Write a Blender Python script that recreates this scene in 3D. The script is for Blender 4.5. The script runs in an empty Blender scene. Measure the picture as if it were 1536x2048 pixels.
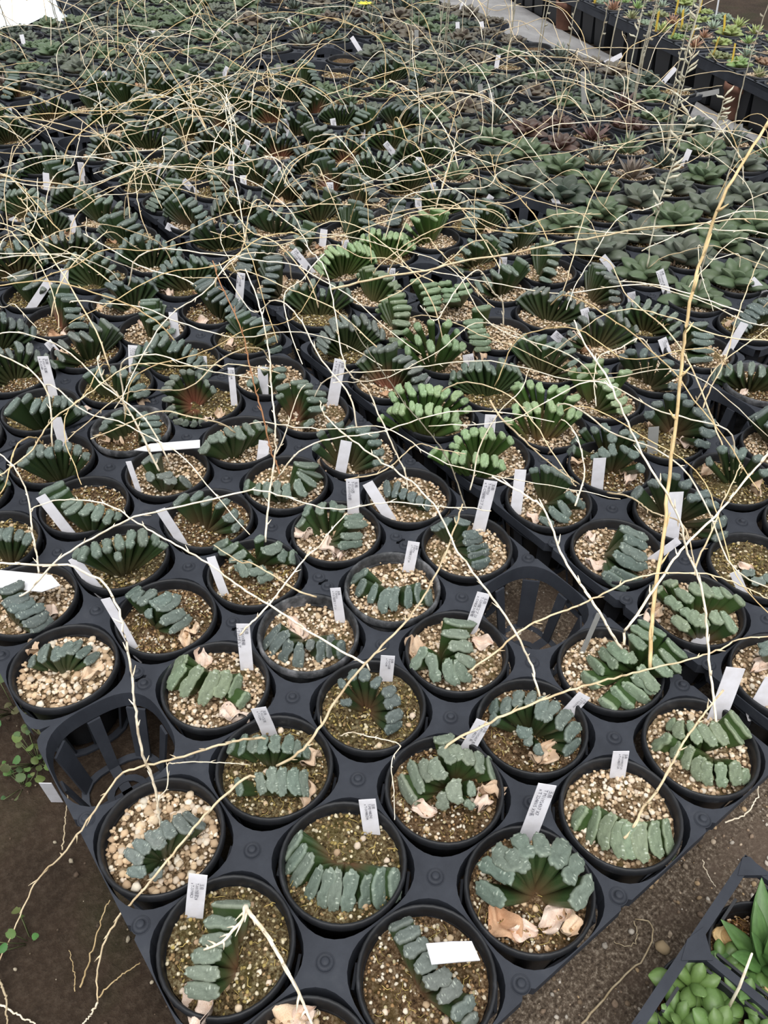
import bpy, math, random
import numpy as np
from mathutils import Vector, Matrix

random.seed(7)
rng = np.random.default_rng(7)
SC = bpy.context.scene
COL = SC.collection
PI = math.pi

# ------------------------------------------------------------------ camera
H = 0.078                      # height of the tray decks above the ground
P = 0.095                      # pot pitch
F = 1658.44
R_ = np.array([0.79853003, -0.60183116, 0.01220854])
U_ = np.array([0.39980651, 0.54542054, 0.73666219])
W_ = np.array([0.45000505, 0.58336583, -0.6761507])
CAM = np.array([-0.04934, -0.41886, 0.59301 + H])
cam_data = bpy.data.cameras.new('camera')
cam = bpy.data.objects.new('camera', cam_data)
COL.objects.link(cam)
cam_data.sensor_fit = 'VERTICAL'
cam_data.sensor_height = 24.0
cam_data.lens = F / 2048 * 24.0
cam_data.clip_start = 0.02
cam_data.clip_end = 60
cam.matrix_world = Matrix(((R_[0], U_[0], -W_[0], CAM[0]), (R_[1], U_[1], -W_[1], CAM[1]),
                           (R_[2], U_[2], -W_[2], CAM[2]), (0, 0, 0, 1)))
SC.camera = cam

# ------------------------------------------------------------------ light
world = bpy.data.worlds.new('greenhouse_daylight')
SC.world = world
world.use_nodes = True
wn = world.node_tree.nodes
bg = wn['Background']
bg.inputs['Color'].default_value = (0.95, 0.975, 1.0, 1)
bg.inputs['Strength'].default_value = 0.9
sun_d = bpy.data.lights.new('sun', 'SUN')
sun_d.energy = 2.9
sun_d.angle = math.radians(50)
sun_d.color = (1.0, 0.98, 0.95)
sun = bpy.data.objects.new('sun', sun_d)
COL.objects.link(sun)
sun.rotation_euler = Vector((.24, .30, -.92)).to_track_quat('-Z', 'Y').to_euler()
SC.view_settings.view_transform = 'Standard'
SC.view_settings.look = 'None'
SC.view_settings.gamma = 1.0
SC.view_settings.exposure = 0.16
SC.view_settings.use_curve_mapping = False


# ------------------------------------------------------------------ helpers
def ray(x, y):
    d = W_ * F + R_ * (x - 768) - U_ * (y - 1024)
    return d / np.linalg.norm(d)


def at(x, y, z=H):
    d = ray(x, y)
    return CAM + d * ((z - CAM[2]) / d[2])


def px(p):
    d = np.asarray(p) - CAM
    z = d @ W_
    return 768 + F * (d @ R_) / z, 1024 - F * (d @ U_) / z, z


def mesh(name, V, Fc, mat=None, smooth=True, col=None):
    m = bpy.data.meshes.new(name)
    m.from_pydata([tuple(v) for v in V], [], Fc)
    if mat: m.materials.append(mat)
    if smooth: m.polygons.foreach_set('use_smooth', [True] * len(m.polygons))
    if col is not None:
        a = m.color_attributes.new('Col', 'FLOAT_COLOR', 'POINT')
        c = np.ones((len(V), 4)); c[:, :np.shape(col)[1]] = col
        a.data.foreach_set('color', c.ravel())
    m.update()
    return m


def obj(name, me, parent=None, mtx=None, loc=None, color=None):
    o = bpy.data.objects.new(name, me)
    COL.objects.link(o)
    if parent: o.parent = parent
    if mtx is not None: o.matrix_basis = mtx
    if loc is not None: o.location = loc
    if color is not None: o.color = color
    return o


def tag(o, label=None, cat=None, group=None, kind=None):
    if label: o['label'] = label
    if cat: o['category'] = cat
    if group: o['group'] = group
    if kind: o['kind'] = kind
    return o


class MB:
    def __init__(s): s.V = []; s.F = []; s.C = []

    def add(s, V, Fc, c=(1, 1, 1)):
        n = len(s.V)
        s.V += [tuple(v) for v in V]
        s.F += [tuple(i + n for i in f) for f in Fc]
        c = np.asarray(c)
        if c.ndim == 1: s.C += [tuple(c)] * len(V)
        else: s.C += [tuple(k) for k in c]

    def box(s, c, d, rz=0, col=(1, 1, 1)):
        x, y, z = d[0] / 2, d[1] / 2, d[2] / 2
        V = np.array([(a * x, b * y, e * z) for e in (-1, 1) for a, b in ((-1, -1), (1, -1), (1, 1), (-1, 1))])
        cs, sn = math.cos(rz), math.sin(rz)
        V = np.c_[V[:, 0] * cs - V[:, 1] * sn, V[:, 0] * sn + V[:, 1] * cs, V[:, 2]] + np.array(c)
        s.add(V, [(3, 2, 1, 0), (4, 5, 6, 7), (0, 1, 5, 4), (1, 2, 6, 5), (2, 3, 7, 6), (3, 0, 4, 7)], col)

    def hexa(s, bot, top, col=(1, 1, 1)):
        s.add(list(bot) + list(top), [(3, 2, 1, 0), (4, 5, 6, 7), (0, 1, 5, 4), (1, 2, 6, 5), (2, 3, 7, 6), (3, 0, 4, 7)], col)

    def lathe(s, prof, n=32, c=(0, 0), cap0=False, cap1=False, col=(1, 1, 1)):
        V = []; Fc = []
        for r, z in prof:
            for k in range(n):
                a = 2 * PI * k / n
                V.append((c[0] + r * math.cos(a), c[1] + r * math.sin(a), z))
        for l in range(len(prof) - 1):
            for k in range(n):
                k2 = (k + 1) % n
                Fc.append((l * n + k, l * n + k2, (l + 1) * n + k2, (l + 1) * n + k))
        if cap0: Fc.append(tuple(range(n - 1, -1, -1)))
        if cap1: Fc.append(tuple((len(prof) - 1) * n + k for k in range(n)))
        s.add(V, Fc, col)

    def tube(s, pts, rad, n=5, col=(1, 1, 1)):
        pts = np.asarray(pts, float)
        m = len(pts)
        rad = np.broadcast_to(np.asarray(rad, float), (m,))
        T = np.gradient(pts, axis=0)
        T /= np.linalg.norm(T, axis=1)[:, None] + 1e-12
        up = np.array([0.13, 0.21, 0.97])
        A = np.cross(T, up); A /= np.linalg.norm(A, axis=1)[:, None] + 1e-9
        B = np.cross(T, A)
        V = []
        for k in range(m):
            for q in range(n):
                a = 2 * PI * q / n
                V.append(pts[k] + rad[k] * (A[k] * math.cos(a) + B[k] * math.sin(a)))
        Fc = [(k * n + q, k * n + (q + 1) % n, (k + 1) * n + (q + 1) % n, (k + 1) * n + q) for k in range(m - 1) for q in range(n)]
        Fc += [tuple(range(n - 1, -1, -1)), tuple((m - 1) * n + q for q in range(n))]
        s.add(V, Fc, col)

    def mesh(s, name, mat, smooth=True):
        return mesh(name, s.V, s.F, mat, smooth, np.array(s.C) if s.C else None)


def spline(pts, n):
    pts = np.asarray(pts, float)
    if len(pts) < 3:
        t = np.linspace(0, 1, n)[:, None]
        return pts[0] * (1 - t) + pts[-1] * t
    d = np.r_[0, np.cumsum(np.linalg.norm(np.diff(pts, axis=0), axis=1))]
    u = np.linspace(0, d[-1], n)
    P_ = np.vstack([2 * pts[0] - pts[1], pts, 2 * pts[-1] - pts[-2]])
    out = np.zeros((n, pts.shape[1]))
    for k, x in enumerate(u):
        s = min(np.searchsorted(d, x, side='right') - 1, len(pts) - 2)
        t = (x - d[s]) / (d[s + 1] - d[s] + 1e-12)
        p0, p1, p2, p3 = P_[s], P_[s + 1], P_[s + 2], P_[s + 3]
        out[k] = 0.5 * (2 * p1 + (p2 - p0) * t + (2 * p0 - 5 * p1 + 4 * p2 - p3) * t * t + (3 * p1 - p0 - 3 * p2 + p3) * t ** 3)
    return out


# ------------------------------------------------------------------ materials
def mat(name, base=(0.5, 0.5, 0.5), rough=0.6, spec=0.5):
    m = bpy.data.materials.new(name)
    m.use_nodes = True
    nt = m.node_tree
    b = nt.nodes['Principled BSDF']
    b.inputs['Base Color'].default_value = (*base, 1)
    b.inputs['Roughness'].default_value = rough
    b.inputs['Specular IOR Level'].default_value = spec
    return m, nt, b


def N(nt, t, **k):
    n = nt.nodes.new(t)
    for a, v in k.items():
        if a in n.inputs.keys() if hasattr(n.inputs, 'keys') else False: n.inputs[a].default_value = v
        else: setattr(n, a, v)
    return n


def noise(nt, scale, detail=4, rough=0.55, coord=None):
    n = nt.nodes.new('ShaderNodeTexNoise')
    n.inputs['Scale'].default_value = scale
    n.inputs['Detail'].default_value = detail
    n.inputs['Roughness'].default_value = rough
    if coord is not None: nt.links.new(coord, n.inputs['Vector'])
    return n


def ramp(nt, inp, stops):
    r = nt.nodes.new('ShaderNodeValToRGB')
    e = r.color_ramp.elements
    while len(e) < len(stops): e.new(0.5)
    for k, (p, c) in enumerate(stops):
        e[k].position = p
        e[k].color = (*c, 1) if len(c) == 3 else c
    nt.links.new(inp, r.inputs['Fac'])
    return r


def mixc(nt, fac, a, b, mode='MIX'):
    n = nt.nodes.new('ShaderNodeMix')
    n.data_type = 'RGBA'; n.blend_type = mode
    for s, v in ((n.inputs[0], fac), (n.inputs[6], a), (n.inputs[7], b)):
        if hasattr(v, 'is_output') or isinstance(v, bpy.types.NodeSocket): nt.links.new(v, s)
        elif isinstance(v, (int, float)): s.default_value = v
        else: s.default_value = (*v, 1)
    return n.outputs[2]


def mth(nt, op, a, b=None):
    n = nt.nodes.new('ShaderNodeMath'); n.operation = op
    for s, v in ((n.inputs[0], a), (n.inputs[1], b)):
        if v is None: continue
        if isinstance(v, bpy.types.NodeSocket): nt.links.new(v, s)
        else: s.default_value = v
    return n.outputs[0]


def bump(nt, b, h, strength=0.3, dist=0.001):
    n = nt.nodes.new('ShaderNodeBump')
    n.inputs['Strength'].default_value = strength
    n.inputs['Distance'].default_value = dist
    nt.links.new(h, n.inputs['Height'])
    nt.links.new(n.outputs[0], b.inputs['Normal'])


def objcoord(nt): return nt.nodes.new('ShaderNodeTexCoord').outputs['Object']
def geopos(nt): return nt.nodes.new('ShaderNodeNewGeometry').outputs['Position']


# black nursery pot: slightly dusty
M_POT, nt, b = mat('pot_plastic', rough=0.5, spec=0.35)
pn = noise(nt, 60, 5, 0.6, geopos(nt))
nt.links.new(ramp(nt, pn.outputs[0], [(0.35, (0.009, 0.0095, 0.011)), (0.62, (0.016, 0.017, 0.02)), (0.8, (0.05, 0.052, 0.056))]).outputs[0], b.inputs['Base Color'])
bump(nt, b, noise(nt, 900, 3, 0.6, geopos(nt)).outputs[0], 0.15, 0.0004)
# limescaled pot
M_POT2, nt, b = mat('limescaled_pot_plastic', rough=0.6, spec=0.3)
pn = noise(nt, 45, 5, 0.65, geopos(nt))
nt.links.new(ramp(nt, pn.outputs[0], [(0.35, (0.012, 0.013, 0.015)), (0.5, (0.05, 0.052, 0.056)), (0.7, (0.19, 0.19, 0.2))]).outputs[0], b.inputs['Base Color'])
# tray plastic
M_TRAY, nt, b = mat('tray_plastic', rough=0.6, spec=0.22)
pn = noise(nt, 30, 6, 0.65, geopos(nt))
nt.links.new(ramp(nt, pn.outputs[0], [(0.3, (0.022, 0.0245, 0.032)), (0.6, (0.033, 0.037, 0.047)), (0.85, (0.056, 0.06, 0.069))]).outputs[0], b.inputs['Base Color'])
bump(nt, b, noise(nt, 700, 2, 0.6, geopos(nt)).outputs[0], 0.12, 0.0004)
M_TRAY_SHADED, nt, b = mat('shaded_tray_plastic', (0.014, 0.015, 0.018), 0.55, 0.4)  # tray plastic again, darkened as painted shade inside the cells

# leaf: window colour from the object colour, body darker (own tone plus painted shade), reddish at the foot
M_LEAF, nt, b = mat('haworthia_leaf', rough=0.42, spec=0.45)
at_ = nt.nodes.new('ShaderNodeAttribute'); at_.attribute_name = 'Col'
sep = nt.nodes.new('ShaderNodeSeparateColor'); nt.links.new(at_.outputs['Color'], sep.inputs[0])
oi = nt.nodes.new('ShaderNodeObjectInfo')
oc = objcoord(nt)
nz = noise(nt, 4.5, 4, 0.6, oc)
win = mixc(nt, 1.0, oi.outputs['Color'], ramp(nt, nz.outputs[0], [(0.3, (0.66, 0.68, 0.66)), (0.7, (1.25, 1.25, 1.25))]).outputs[0], 'MULTIPLY')
# pale short streaks across the window
mp = nt.nodes.new('ShaderNodeMapping'); mp.inputs['Scale'].default_value = (13, 2.6, 1.0)
nt.links.new(oc, mp.inputs['Vector'])
st = noise(nt, 1.0, 2, 0.5, mp.outputs[0])
stm = ramp(nt, st.outputs[0], [(0.60, (0, 0, 0)), (0.68, (1, 1, 1))]).outputs[0]
win = mixc(nt, mth(nt, 'MULTIPLY', stm, 0.42), win, (0.60, 0.66, 0.56))
rimc = mixc(nt, 1.0, oi.outputs['Color'], (1.5, 1.45, 1.38), 'MULTIPLY')
win = mixc(nt, mth(nt, 'MULTIPLY', sep.outputs[2], 0.55), win, rimc)
body = mixc(nt, 1.0, oi.outputs['Color'], (0.24, 0.36, 0.15), 'MULTIPLY')
body = mixc(nt, 0.10, body, (0.03, 0.05, 0.015))
red = ramp(nt, sep.outputs[1], [(0.0, (1, 1, 1)), (0.75, (0, 0, 0))]).outputs[0]
body = mixc(nt, mth(nt, 'MULTIPLY', red, oi.outputs['Alpha']), body, (0.30, 0.10, 0.07))
nt.links.new(mixc(nt, sep.outputs[0], body, win), b.inputs['Base Color'])
nt.links.new(mth(nt, 'ADD', 0.38, mth(nt, 'MULTIPLY', sep.outputs[0], 0.22)), b.inputs['Roughness'])
bump(nt, b, noise(nt, 26, 3, 0.6, oc).outputs[0], 0.35, 0.0006)

# rosette leaf
M_ROS, nt, b = mat('rosette_leaf', rough=0.45, spec=0.45)
at_ = nt.nodes.new('ShaderNodeAttribute'); at_.attribute_name = 'Col'
sep = nt.nodes.new('ShaderNodeSeparateColor'); nt.links.new(at_.outputs['Color'], sep.inputs[0])
oi = nt.nodes.new('ShaderNodeObjectInfo'); oc = objcoord(nt)
nz = noise(nt, 5, 4, 0.6, oc)
win = mixc(nt, 1.0, oi.outputs['Color'], ramp(nt, nz.outputs[0], [(0.3, (0.7, 0.7, 0.7)), (0.7, (1.35, 1.35, 1.3))]).outputs[0], 'MULTIPLY')
body = mixc(nt, 1.0, oi.outputs['Color'], (0.34, 0.38, 0.27), 'MULTIPLY')  # body tone darkened further, shade painted on leaf bottoms for depth
nt.links.new(mixc(nt, sep.outputs[0], body, win), b.inputs['Base Color'])

# gravel: colour per stone
M_PEB, nt, b = mat('gravel', rough=0.85, spec=0.25)
at_ = nt.nodes.new('ShaderNodeAttribute'); at_.attribute_name = 'Col'
oi = nt.nodes.new('ShaderNodeObjectInfo')
nz = noise(nt, 420, 3, 0.6, objcoord(nt))
c = mixc(nt, 1.0, at_.outputs['Color'], ramp(nt, nz.outputs[0], [(0.3, (0.72, 0.7, 0.66)), (0.7, (1.1, 1.1, 1.1))]).outputs[0], 'MULTIPLY')
c = mixc(nt, 1.0, c, oi.outputs['Color'], 'MULTIPLY')
nt.links.new(c, b.inputs['Base Color'])
# fine soil between the stones
M_SOIL, nt, b = mat('potting_soil', rough=0.95, spec=0.15)
oi = nt.nodes.new('ShaderNodeObjectInfo'); g = objcoord(nt)
n1 = noise(nt, 320, 5, 0.7, g); n2 = noise(nt, 50, 3, 0.5, g)
c = ramp(nt, n1.outputs[0], [(0.36, (0.03, 0.018, 0.01)), (0.5, (0.22, 0.15, 0.085)), (0.63, (0.5, 0.42, 0.3))]).outputs[0]
c = mixc(nt, ramp(nt, n2.outputs[0], [(0.5, (0, 0, 0)), (0.62, (1, 1, 1))]).outputs[0], c, mixc(nt, 0.5, c, (0.12, 0.10, 0.03)))
nt.links.new(mixc(nt, 1.0, c, oi.outputs['Color'], 'MULTIPLY'), b.inputs['Base Color'])
bump(nt, b, n1.outputs[0], 1.0, 0.003)
# moss threads on the soil, dry leaves, stalks
M_DRY, nt, b = mat('dry_leaf', rough=0.8, spec=0.2)
oi = nt.nodes.new('ShaderNodeObjectInfo')
nz = noise(nt, 130, 4, 0.6, objcoord(nt))
nt.links.new(mixc(nt, ramp(nt, nz.outputs[0], [(0.4, (0, 0, 0)), (0.65, (1, 1, 1))]).outputs[0], oi.outputs['Color'], mixc(nt, 1.0, oi.outputs['Color'], (0.55, 0.38, 0.26), 'MULTIPLY')), b.inputs['Base Color'])
M_STALK, nt, b = mat('dry_stalk', rough=0.7, spec=0.3)
oi = nt.nodes.new('ShaderNodeObjectInfo')
nz = noise(nt, 70, 4, 0.6, geopos(nt))
nt.links.new(mixc(nt, 1.0, oi.outputs['Color'], ramp(nt, nz.outputs[0], [(0.3, (0.78, 0.70, 0.60)), (0.58, (1.15, 1.15, 1.15))]).outputs[0], 'MULTIPLY'), b.inputs['Base Color'])
# tags
M_TAG, nt, b = mat('tag_plastic', rough=0.4, spec=0.4)
oi = nt.nodes.new('ShaderNodeObjectInfo')
nt.links.new(mixc(nt, 1.0, oi.outputs['Color'], ramp(nt, noise(nt, 90, 4, 0.6, objcoord(nt)).outputs[0], [(0.3, (0.86, 0.85, 0.83)), (0.6, (1, 1, 1))]).outputs[0], 'MULTIPLY'), b.inputs['Base Color'])
tl = nt.nodes.new('ShaderNodeBsdfTranslucent'); tl.inputs['Color'].default_value = (.85, .85, .88, 1)
ms = nt.nodes.new('ShaderNodeMixShader'); ms.inputs[0].default_value = .28
nt.links.new(b.outputs[0], ms.inputs[1]); nt.links.new(tl.outputs[0], ms.inputs[2])
nt.links.new(ms.outputs[0], nt.nodes['Material Output'].inputs['Surface'])
M_INK, _, _ = mat('ink', (0.03, 0.028, 0.05), 0.6, 0.2)
# ground
M_GROUND, nt, b = mat('dark_soil', rough=0.95, spec=0.15)
g = geopos(nt)
n1 = noise(nt, 9, 6, 0.65, g); n2 = noise(nt, 160, 5, 0.7, g); n3 = noise(nt, 5, 4, 0.6, g)
c = ramp(nt, n1.outputs[0], [(0.3, (0.018, 0.012, 0.008)), (0.55, (0.042, 0.028, 0.019)), (0.75, (0.075, 0.052, 0.035))]).outputs[0]
c = mixc(nt, ramp(nt, n3.outputs[0], [(0.52, (0, 0, 0)), (0.66, (0.7, 0.7, 0.7))]).outputs[0], c, (0.022, 0.026, 0.010))
c = mixc(nt, ramp(nt, n2.outputs[0], [(0.45, (0, 0, 0)), (0.75, (0.5, 0.5, 0.5))]).outputs[0], c, (0.10, 0.075, 0.055))
nt.links.new(c, b.inputs['Base Color'])
bump(nt, b, n2.outputs[0], 0.8, 0.006)
M_SAND, nt, b = mat('sandy_soil', rough=0.95, spec=0.15)
g = geopos(nt)
n1 = noise(nt, 14, 5, 0.6, g); n2 = noise(nt, 300, 5, 0.75, g)
c = ramp(nt, n2.outputs[0], [(0.34, (0.035, 0.025, 0.018)), (0.52, (0.13, 0.098, 0.072)), (0.68, (0.38, 0.32, 0.25))]).outputs[0]
c = mixc(nt, ramp(nt, n1.outputs[0], [(0.48, (0, 0, 0)), (0.6, (0.8, 0.8, 0.8))]).outputs[0], c, (0.115, 0.084, 0.064))
nt.links.new(c, b.inputs['Base Color'])
bump(nt, b, n2.outputs[0], 0.7, 0.004)
M_PATH, nt, b = mat('grey_ground_sheet', rough=0.85, spec=0.2)
g = geopos(nt)
n1 = noise(nt, 6, 6, 0.65, g)
nt.links.new(ramp(nt, n1.outputs[0], [(0.3, (0.16, 0.155, 0.155)), (0.6, (0.26, 0.255, 0.255)), (0.8, (0.36, 0.355, 0.35))]).outputs[0], b.inputs['Base Color'])
bump(nt, b, noise(nt, 18, 5, 0.6, g).outputs[0], 0.6, 0.02)
M_SHEET, nt, b = mat('white_plastic_sheet', rough=0.35, spec=0.5)
g = geopos(nt)
nt.links.new(ramp(nt, noise(nt, 3.5, 4, 0.6, g).outputs[0], [(0.35, (0.74, 0.86, 0.93)), (0.6, (0.9, 0.95, 0.97))]).outputs[0], b.inputs['Base Color'])
M_TERRA, nt, b = mat('terracotta', rough=0.85, spec=0.2)
nt.links.new(ramp(nt, noise(nt, 40, 4, 0.6, geopos(nt)).outputs[0], [(0.3, (0.10, 0.05, 0.035)), (0.7, (0.17, 0.085, 0.06))]).outputs[0], b.inputs['Base Color'])
M_WEED, nt, b = mat('weed_leaf', (0.12, 0.22, 0.05), 0.6, 0.3)
oi = nt.nodes.new('ShaderNodeObjectInfo')
nt.links.new(oi.outputs['Color'], b.inputs['Base Color'])
M_FLOWER, _, _ = mat('yellow_petal', (0.85, 0.75, 0.04), 0.5, 0.3)

# ------------------------------------------------------------------ ground and setting
def poly(name, pts, z, m, kind='structure'):
    V = [(x, y, z) for x, y in pts]
    return tag(obj(name, mesh(name, V, [tuple(range(len(V)))], m, False)), kind=kind)


ground = poly('ground', [(-4, -4), (9, -4), (9, 9), (-4, 9)], 0.0, M_GROUND)
# sandy strip in front of the nearest tray and on under the trays to the right
sp = [(0.12, -0.20), (0.05, -0.30), (0.02, -0.42), (0.06, -0.8), (0.2, -1.6), (2.0, -1.6), (1.7, 0.1), (1.45, 0.6), (0.2, 0.6)]
poly('sandy_ground', sp, 0.003, M_SAND)
# grey sheet of the walkway between the two beds
PATH = [(1.30, -0.5), (1.46, 0.1), (1.66, 0.52), (1.86, 0.90), (1.93, 1.5), (1.96, 2.6), (2.62, 2.6), (2.36, 1.9), (2.24, 1.6), (2.09, 1.15), (1.90, 0.65), (1.6, -0.2), (1.5, -0.5)]
PV = []; PF = []
nl = 6
near = spline(PATH[:6], 40); far = spline(PATH[6:][::-1], 40)
for k in range(40):
    for q in range(nl + 1):
        p = near[k] * (1 - q / nl) + far[k] * q / nl
        s = math.sin(q / nl * PI)
        PV.append((p[0], p[1], 0.005 + s * (0.006 + 0.007 * math.sin(k * 1.1 + q) + 0.004 * math.sin(k * 2.7 - q * 2))))
for k in range(39):
    for q in range(nl):
        a = k * (nl + 1) + q
        PF.append((a, a + 1, a + nl + 2, a + nl + 1))
tag(obj('walkway', mesh('walkway', PV, PF, M_PATH)), kind='structure')


# ------------------------------------------------------------------ tray and pot meshes
def squircle(n, a, e=2.9):
    out = []
    for k in range(n):
        t = 2 * PI * (k + 0.5) / n
        c, s = math.cos(t), math.sin(t)
        r = a / (abs(c) ** e + abs(s) ** e) ** (1 / e)
        out.append((r * c, r * s))
    return out


def deck_mesh(nc, nr):
    b = MB(); n = 48
    hole = squircle(n, 0.0465)
    W, D, rc = nc * P, nr * P, 0.014
    def clampc(x, y):              # rounded outer corners of the tray
        for sx in (0, W):
            for sy in (0, D):
                cx, cy = (rc if sx == 0 else W - rc), (rc if sy == 0 else D - rc)
                if (x < rc if sx == 0 else x > W - rc) and (y < rc if sy == 0 else y > D - rc):
                    d = math.hypot(x - cx, y - cy)
                    if d > rc: return cx + (x - cx) * rc / d, cy + (y - cy) * rc / d
        return x, y
    for i in range(nc):
        for j in range(nr):
            cx, cy = (i + .5) * P, (j + .5) * P
            V = []; Fc = []
            sq = []
            for k in range(n):
                t = 2 * PI * (k + .5) / n
                c, s = math.cos(t), math.sin(t)
                r = (P / 2) / max(abs(c), abs(s))
                sq.append(clampc(cx + r * c, cy + r * s))
            for (x, y) in sq: V.append((x, y, 0.0))
            for k, (x, y) in enumerate(hole):
                V.append((cx + x * 1.006, cy + y * 1.006, 0.0))
            for (x, y) in hole: V.append((cx + x, cy + y, -0.002))
            for (x, y) in hole: V.append((cx + x * .97, cy + y * .97, -0.016))
            for (x, y) in hole: V.append((cx + x * .985, cy + y * .985, -0.016))
            for l in range(4):
                for k in range(n):
                    k2 = (k + 1) % n
                    Fc.append((l * n + k, l * n + k2, (l + 1) * n + k2, (l + 1) * n + k))
            # skirt on the outer sides
            m = len(V)
            for (x, y) in sq: V.append((x, y, -0.011))
            for k in range(n):
                k2 = (k + 1) % n
                mx, my = (sq[k][0] + sq[k2][0]) / 2, (sq[k][1] + sq[k2][1]) / 2
                if min(mx, my, W - mx, D - my) < 0.0042: Fc.append((k2, k, m + k, m + k2))
            b.add(V, Fc)
    b.C = []
    return b.mesh('deck', M_TRAY, False)


def basket(b, cx, cy, H0=-0.016):
    zb = -H + 0.001
    for k in range(8):
        a = PI / 4 * k + PI / 8 * 0
        w = 0.0085 if k % 2 else 0.0055
        r1 = 0.0475 if k % 2 else 0.0435
        r0 = 0.036 if k % 2 else 0.031
        c, s = math.cos(a), math.sin(a)
        def q(r, z, w, t): return [(cx + (r + u) * c - v * s, cy + (r + u) * s + v * c, z) for u, v in ((-t, -w), (t, -w), (t, w), (-t, w))]
        b.hexa(q(r0, zb, w * .8, .001), q(r1, H0, w, .001))
    # floor: frame and cross
    ring = squircle(24, 0.037); inn = squircle(24, 0.031)
    V = [(cx + x, cy + y, zb + .0025) for x, y in ring] + [(cx + x, cy + y, zb + .0025) for x, y in inn] + \
        [(cx + x, cy + y, zb) for x, y in inn] + [(cx + x, cy + y, zb) for x, y in ring]
    Fc = [(l * 24 + k, l * 24 + (k + 1) % 24, ((l + 1) % 4) * 24 + (k + 1) % 24, ((l + 1) % 4) * 24 + k) for l in range(4) for k in range(24)]
    b.add(V, Fc)
    b.box((cx, cy, zb + .0013), (.066, .009, .0022)); b.box((cx, cy, zb + .0013), (.009, .066, .0022))
    b.lathe([(.018, zb + .002), (.018, zb + .0032), (.012, zb + .0032), (.012, zb + .002)], 16, (cx, cy))


def basket_mesh(cells):
    b = MB()
    for i, j in cells: basket(b, (i + .5) * P, (j + .5) * P)
    b.C = []
    return b.mesh('cell_basket', M_TRAY, False)


ONE_BASKET = basket_mesh([(-.5, -.5)])
b = MB()
b.lathe([(0.0066, 0), (0.0066, .0004), (.0061, .0004), (.0061, .0002), (.0031, .0002), (.0029, .0030), (.0023, .0037), (0.0001, .0037)], 16)
b.C = []
STUD = b.mesh('stud', M_TRAY)


def pot_mesh(name, m, s=1.0, n=40):
    b = MB()
    b.lathe([(r * s, z) for r, z in [(0.0001, 0.001), (0.030, 0), (0.0325, 0.002), (0.0405, .060), (0.0415, .0645), (.0418, .066), (.0449, .0668), (.0461, .0695),
             (.0463, .0745), (.0456, .0768), (.0446, .0772), (.0434, .0762), (.0427, .0735), (.0412, .060), (.039, .048)]], n)
    b.C = []
    me = b.mesh(name, m)
    return me


POT = pot_mesh('pot', M_POT); POT_DUSTY = pot_mesh('pot_dusty', M_POT2)
POT_FAR = pot_mesh('pot_far', M_POT, n=24)
ZP = 0.007                       # foot of the pots, on the basket floor
ZS = ZP + 0.066                  # soil level


def soil_mesh(seed):
    r = np.random.default_rng(seed)
    V = [(0, 0, 0.001)]; Fc = []
    n = 24
    ph = r.uniform(0, 6, 4)
    for l in range(1, 7):
        rad = 0.0416 * l / 6
        for k in range(n):
            a = 2 * PI * k / n
            x, y = rad * math.cos(a), rad * math.sin(a)
            V.append((x, y, 0.0022 * math.sin(70 * x + ph[0]) * math.sin(80 * y + ph[1]) + r.normal(0, .0004) - (.001 if l == 6 else 0)))
    for k in range(n): Fc.append((0, 1 + k, 1 + (k + 1) % n))
    for l in range(5):
        for k in range(n):
            k2 = (k + 1) % n
            Fc.append((1 + l * n + k, 1 + (l + 1) * n + k, 1 + (l + 1) * n + k2, 1 + l * n + k2))
    return mesh('soil', V, Fc, M_SOIL)


SOILS = [soil_mesh(k) for k in range(4)]

_oct = [(1, 0, 0), (0, 1, 0), (-1, 0, 0), (0, -1, 0), (0, 0, 1), (0, 0, -1)]
_of = [(0, 1, 4), (1, 2, 4), (2, 3, 4), (3, 0, 4), (1, 0, 5), (2, 1, 5), (3, 2, 5), (0, 3, 5)]


def _subd(V, Fc):
    V = [np.array(v, float) for v in V]; cache = {}; out = []
    def mid(a, b):
        k = (min(a, b), max(a, b))
        if k not in cache:
            v = V[a] + V[b]; V.append(v / np.linalg.norm(v)); cache[k] = len(V) - 1
        return cache[k]
    for a, b, c in Fc:
        ab, bc, ca = mid(a, b), mid(b, c), mid(c, a)
        out += [(a, ab, ca), (ab, b, bc), (ca, bc, c), (ab, bc, ca)]
    return np.array(V), out


PEB_V, PEB_F = _subd(_oct, _of)


def pebble(r, size):
    V = PEB_V * (1 + r.normal(0, .10, (len(PEB_V), 1)))
    V = V * np.array([1, r.uniform(.65, 1), r.uniform(.5, .8)]) * size
    a, t = r.uniform(0, 6.28), r.uniform(-.5, .5)
    ca, sa, ct, st_ = math.cos(a), math.sin(a), math.cos(t), math.sin(t)
    V = V @ np.array([[ca, sa, 0], [-sa, ca, 0], [0, 0, 1]]) @ np.array([[ct, 0, st_], [0, 1, 0], [-st_, 0, ct]])
    return V


PAL = {
    'tan': [(0.62, 0.47, 0.31), (0.72, 0.58, 0.42), (0.55, 0.40, 0.26), (0.78, 0.70, 0.58), (0.48, 0.34, 0.22), (0.66, 0.55, 0.44)],
    'moss': [(0.50, 0.42, 0.25), (0.24, 0.17, 0.08), (0.12, 0.08, 0.04), (0.62, 0.55, 0.40), (0.36, 0.28, 0.10), (0.30, 0.2, 0.1)],
    'mix': [(0.36, 0.23, 0.12), (0.58, 0.50, 0.38), (0.28, 0.17, 0.08), (0.46, 0.40, 0.24), (0.66, 0.60, 0.5), (0.22, 0.14, 0.08)],
}


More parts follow.
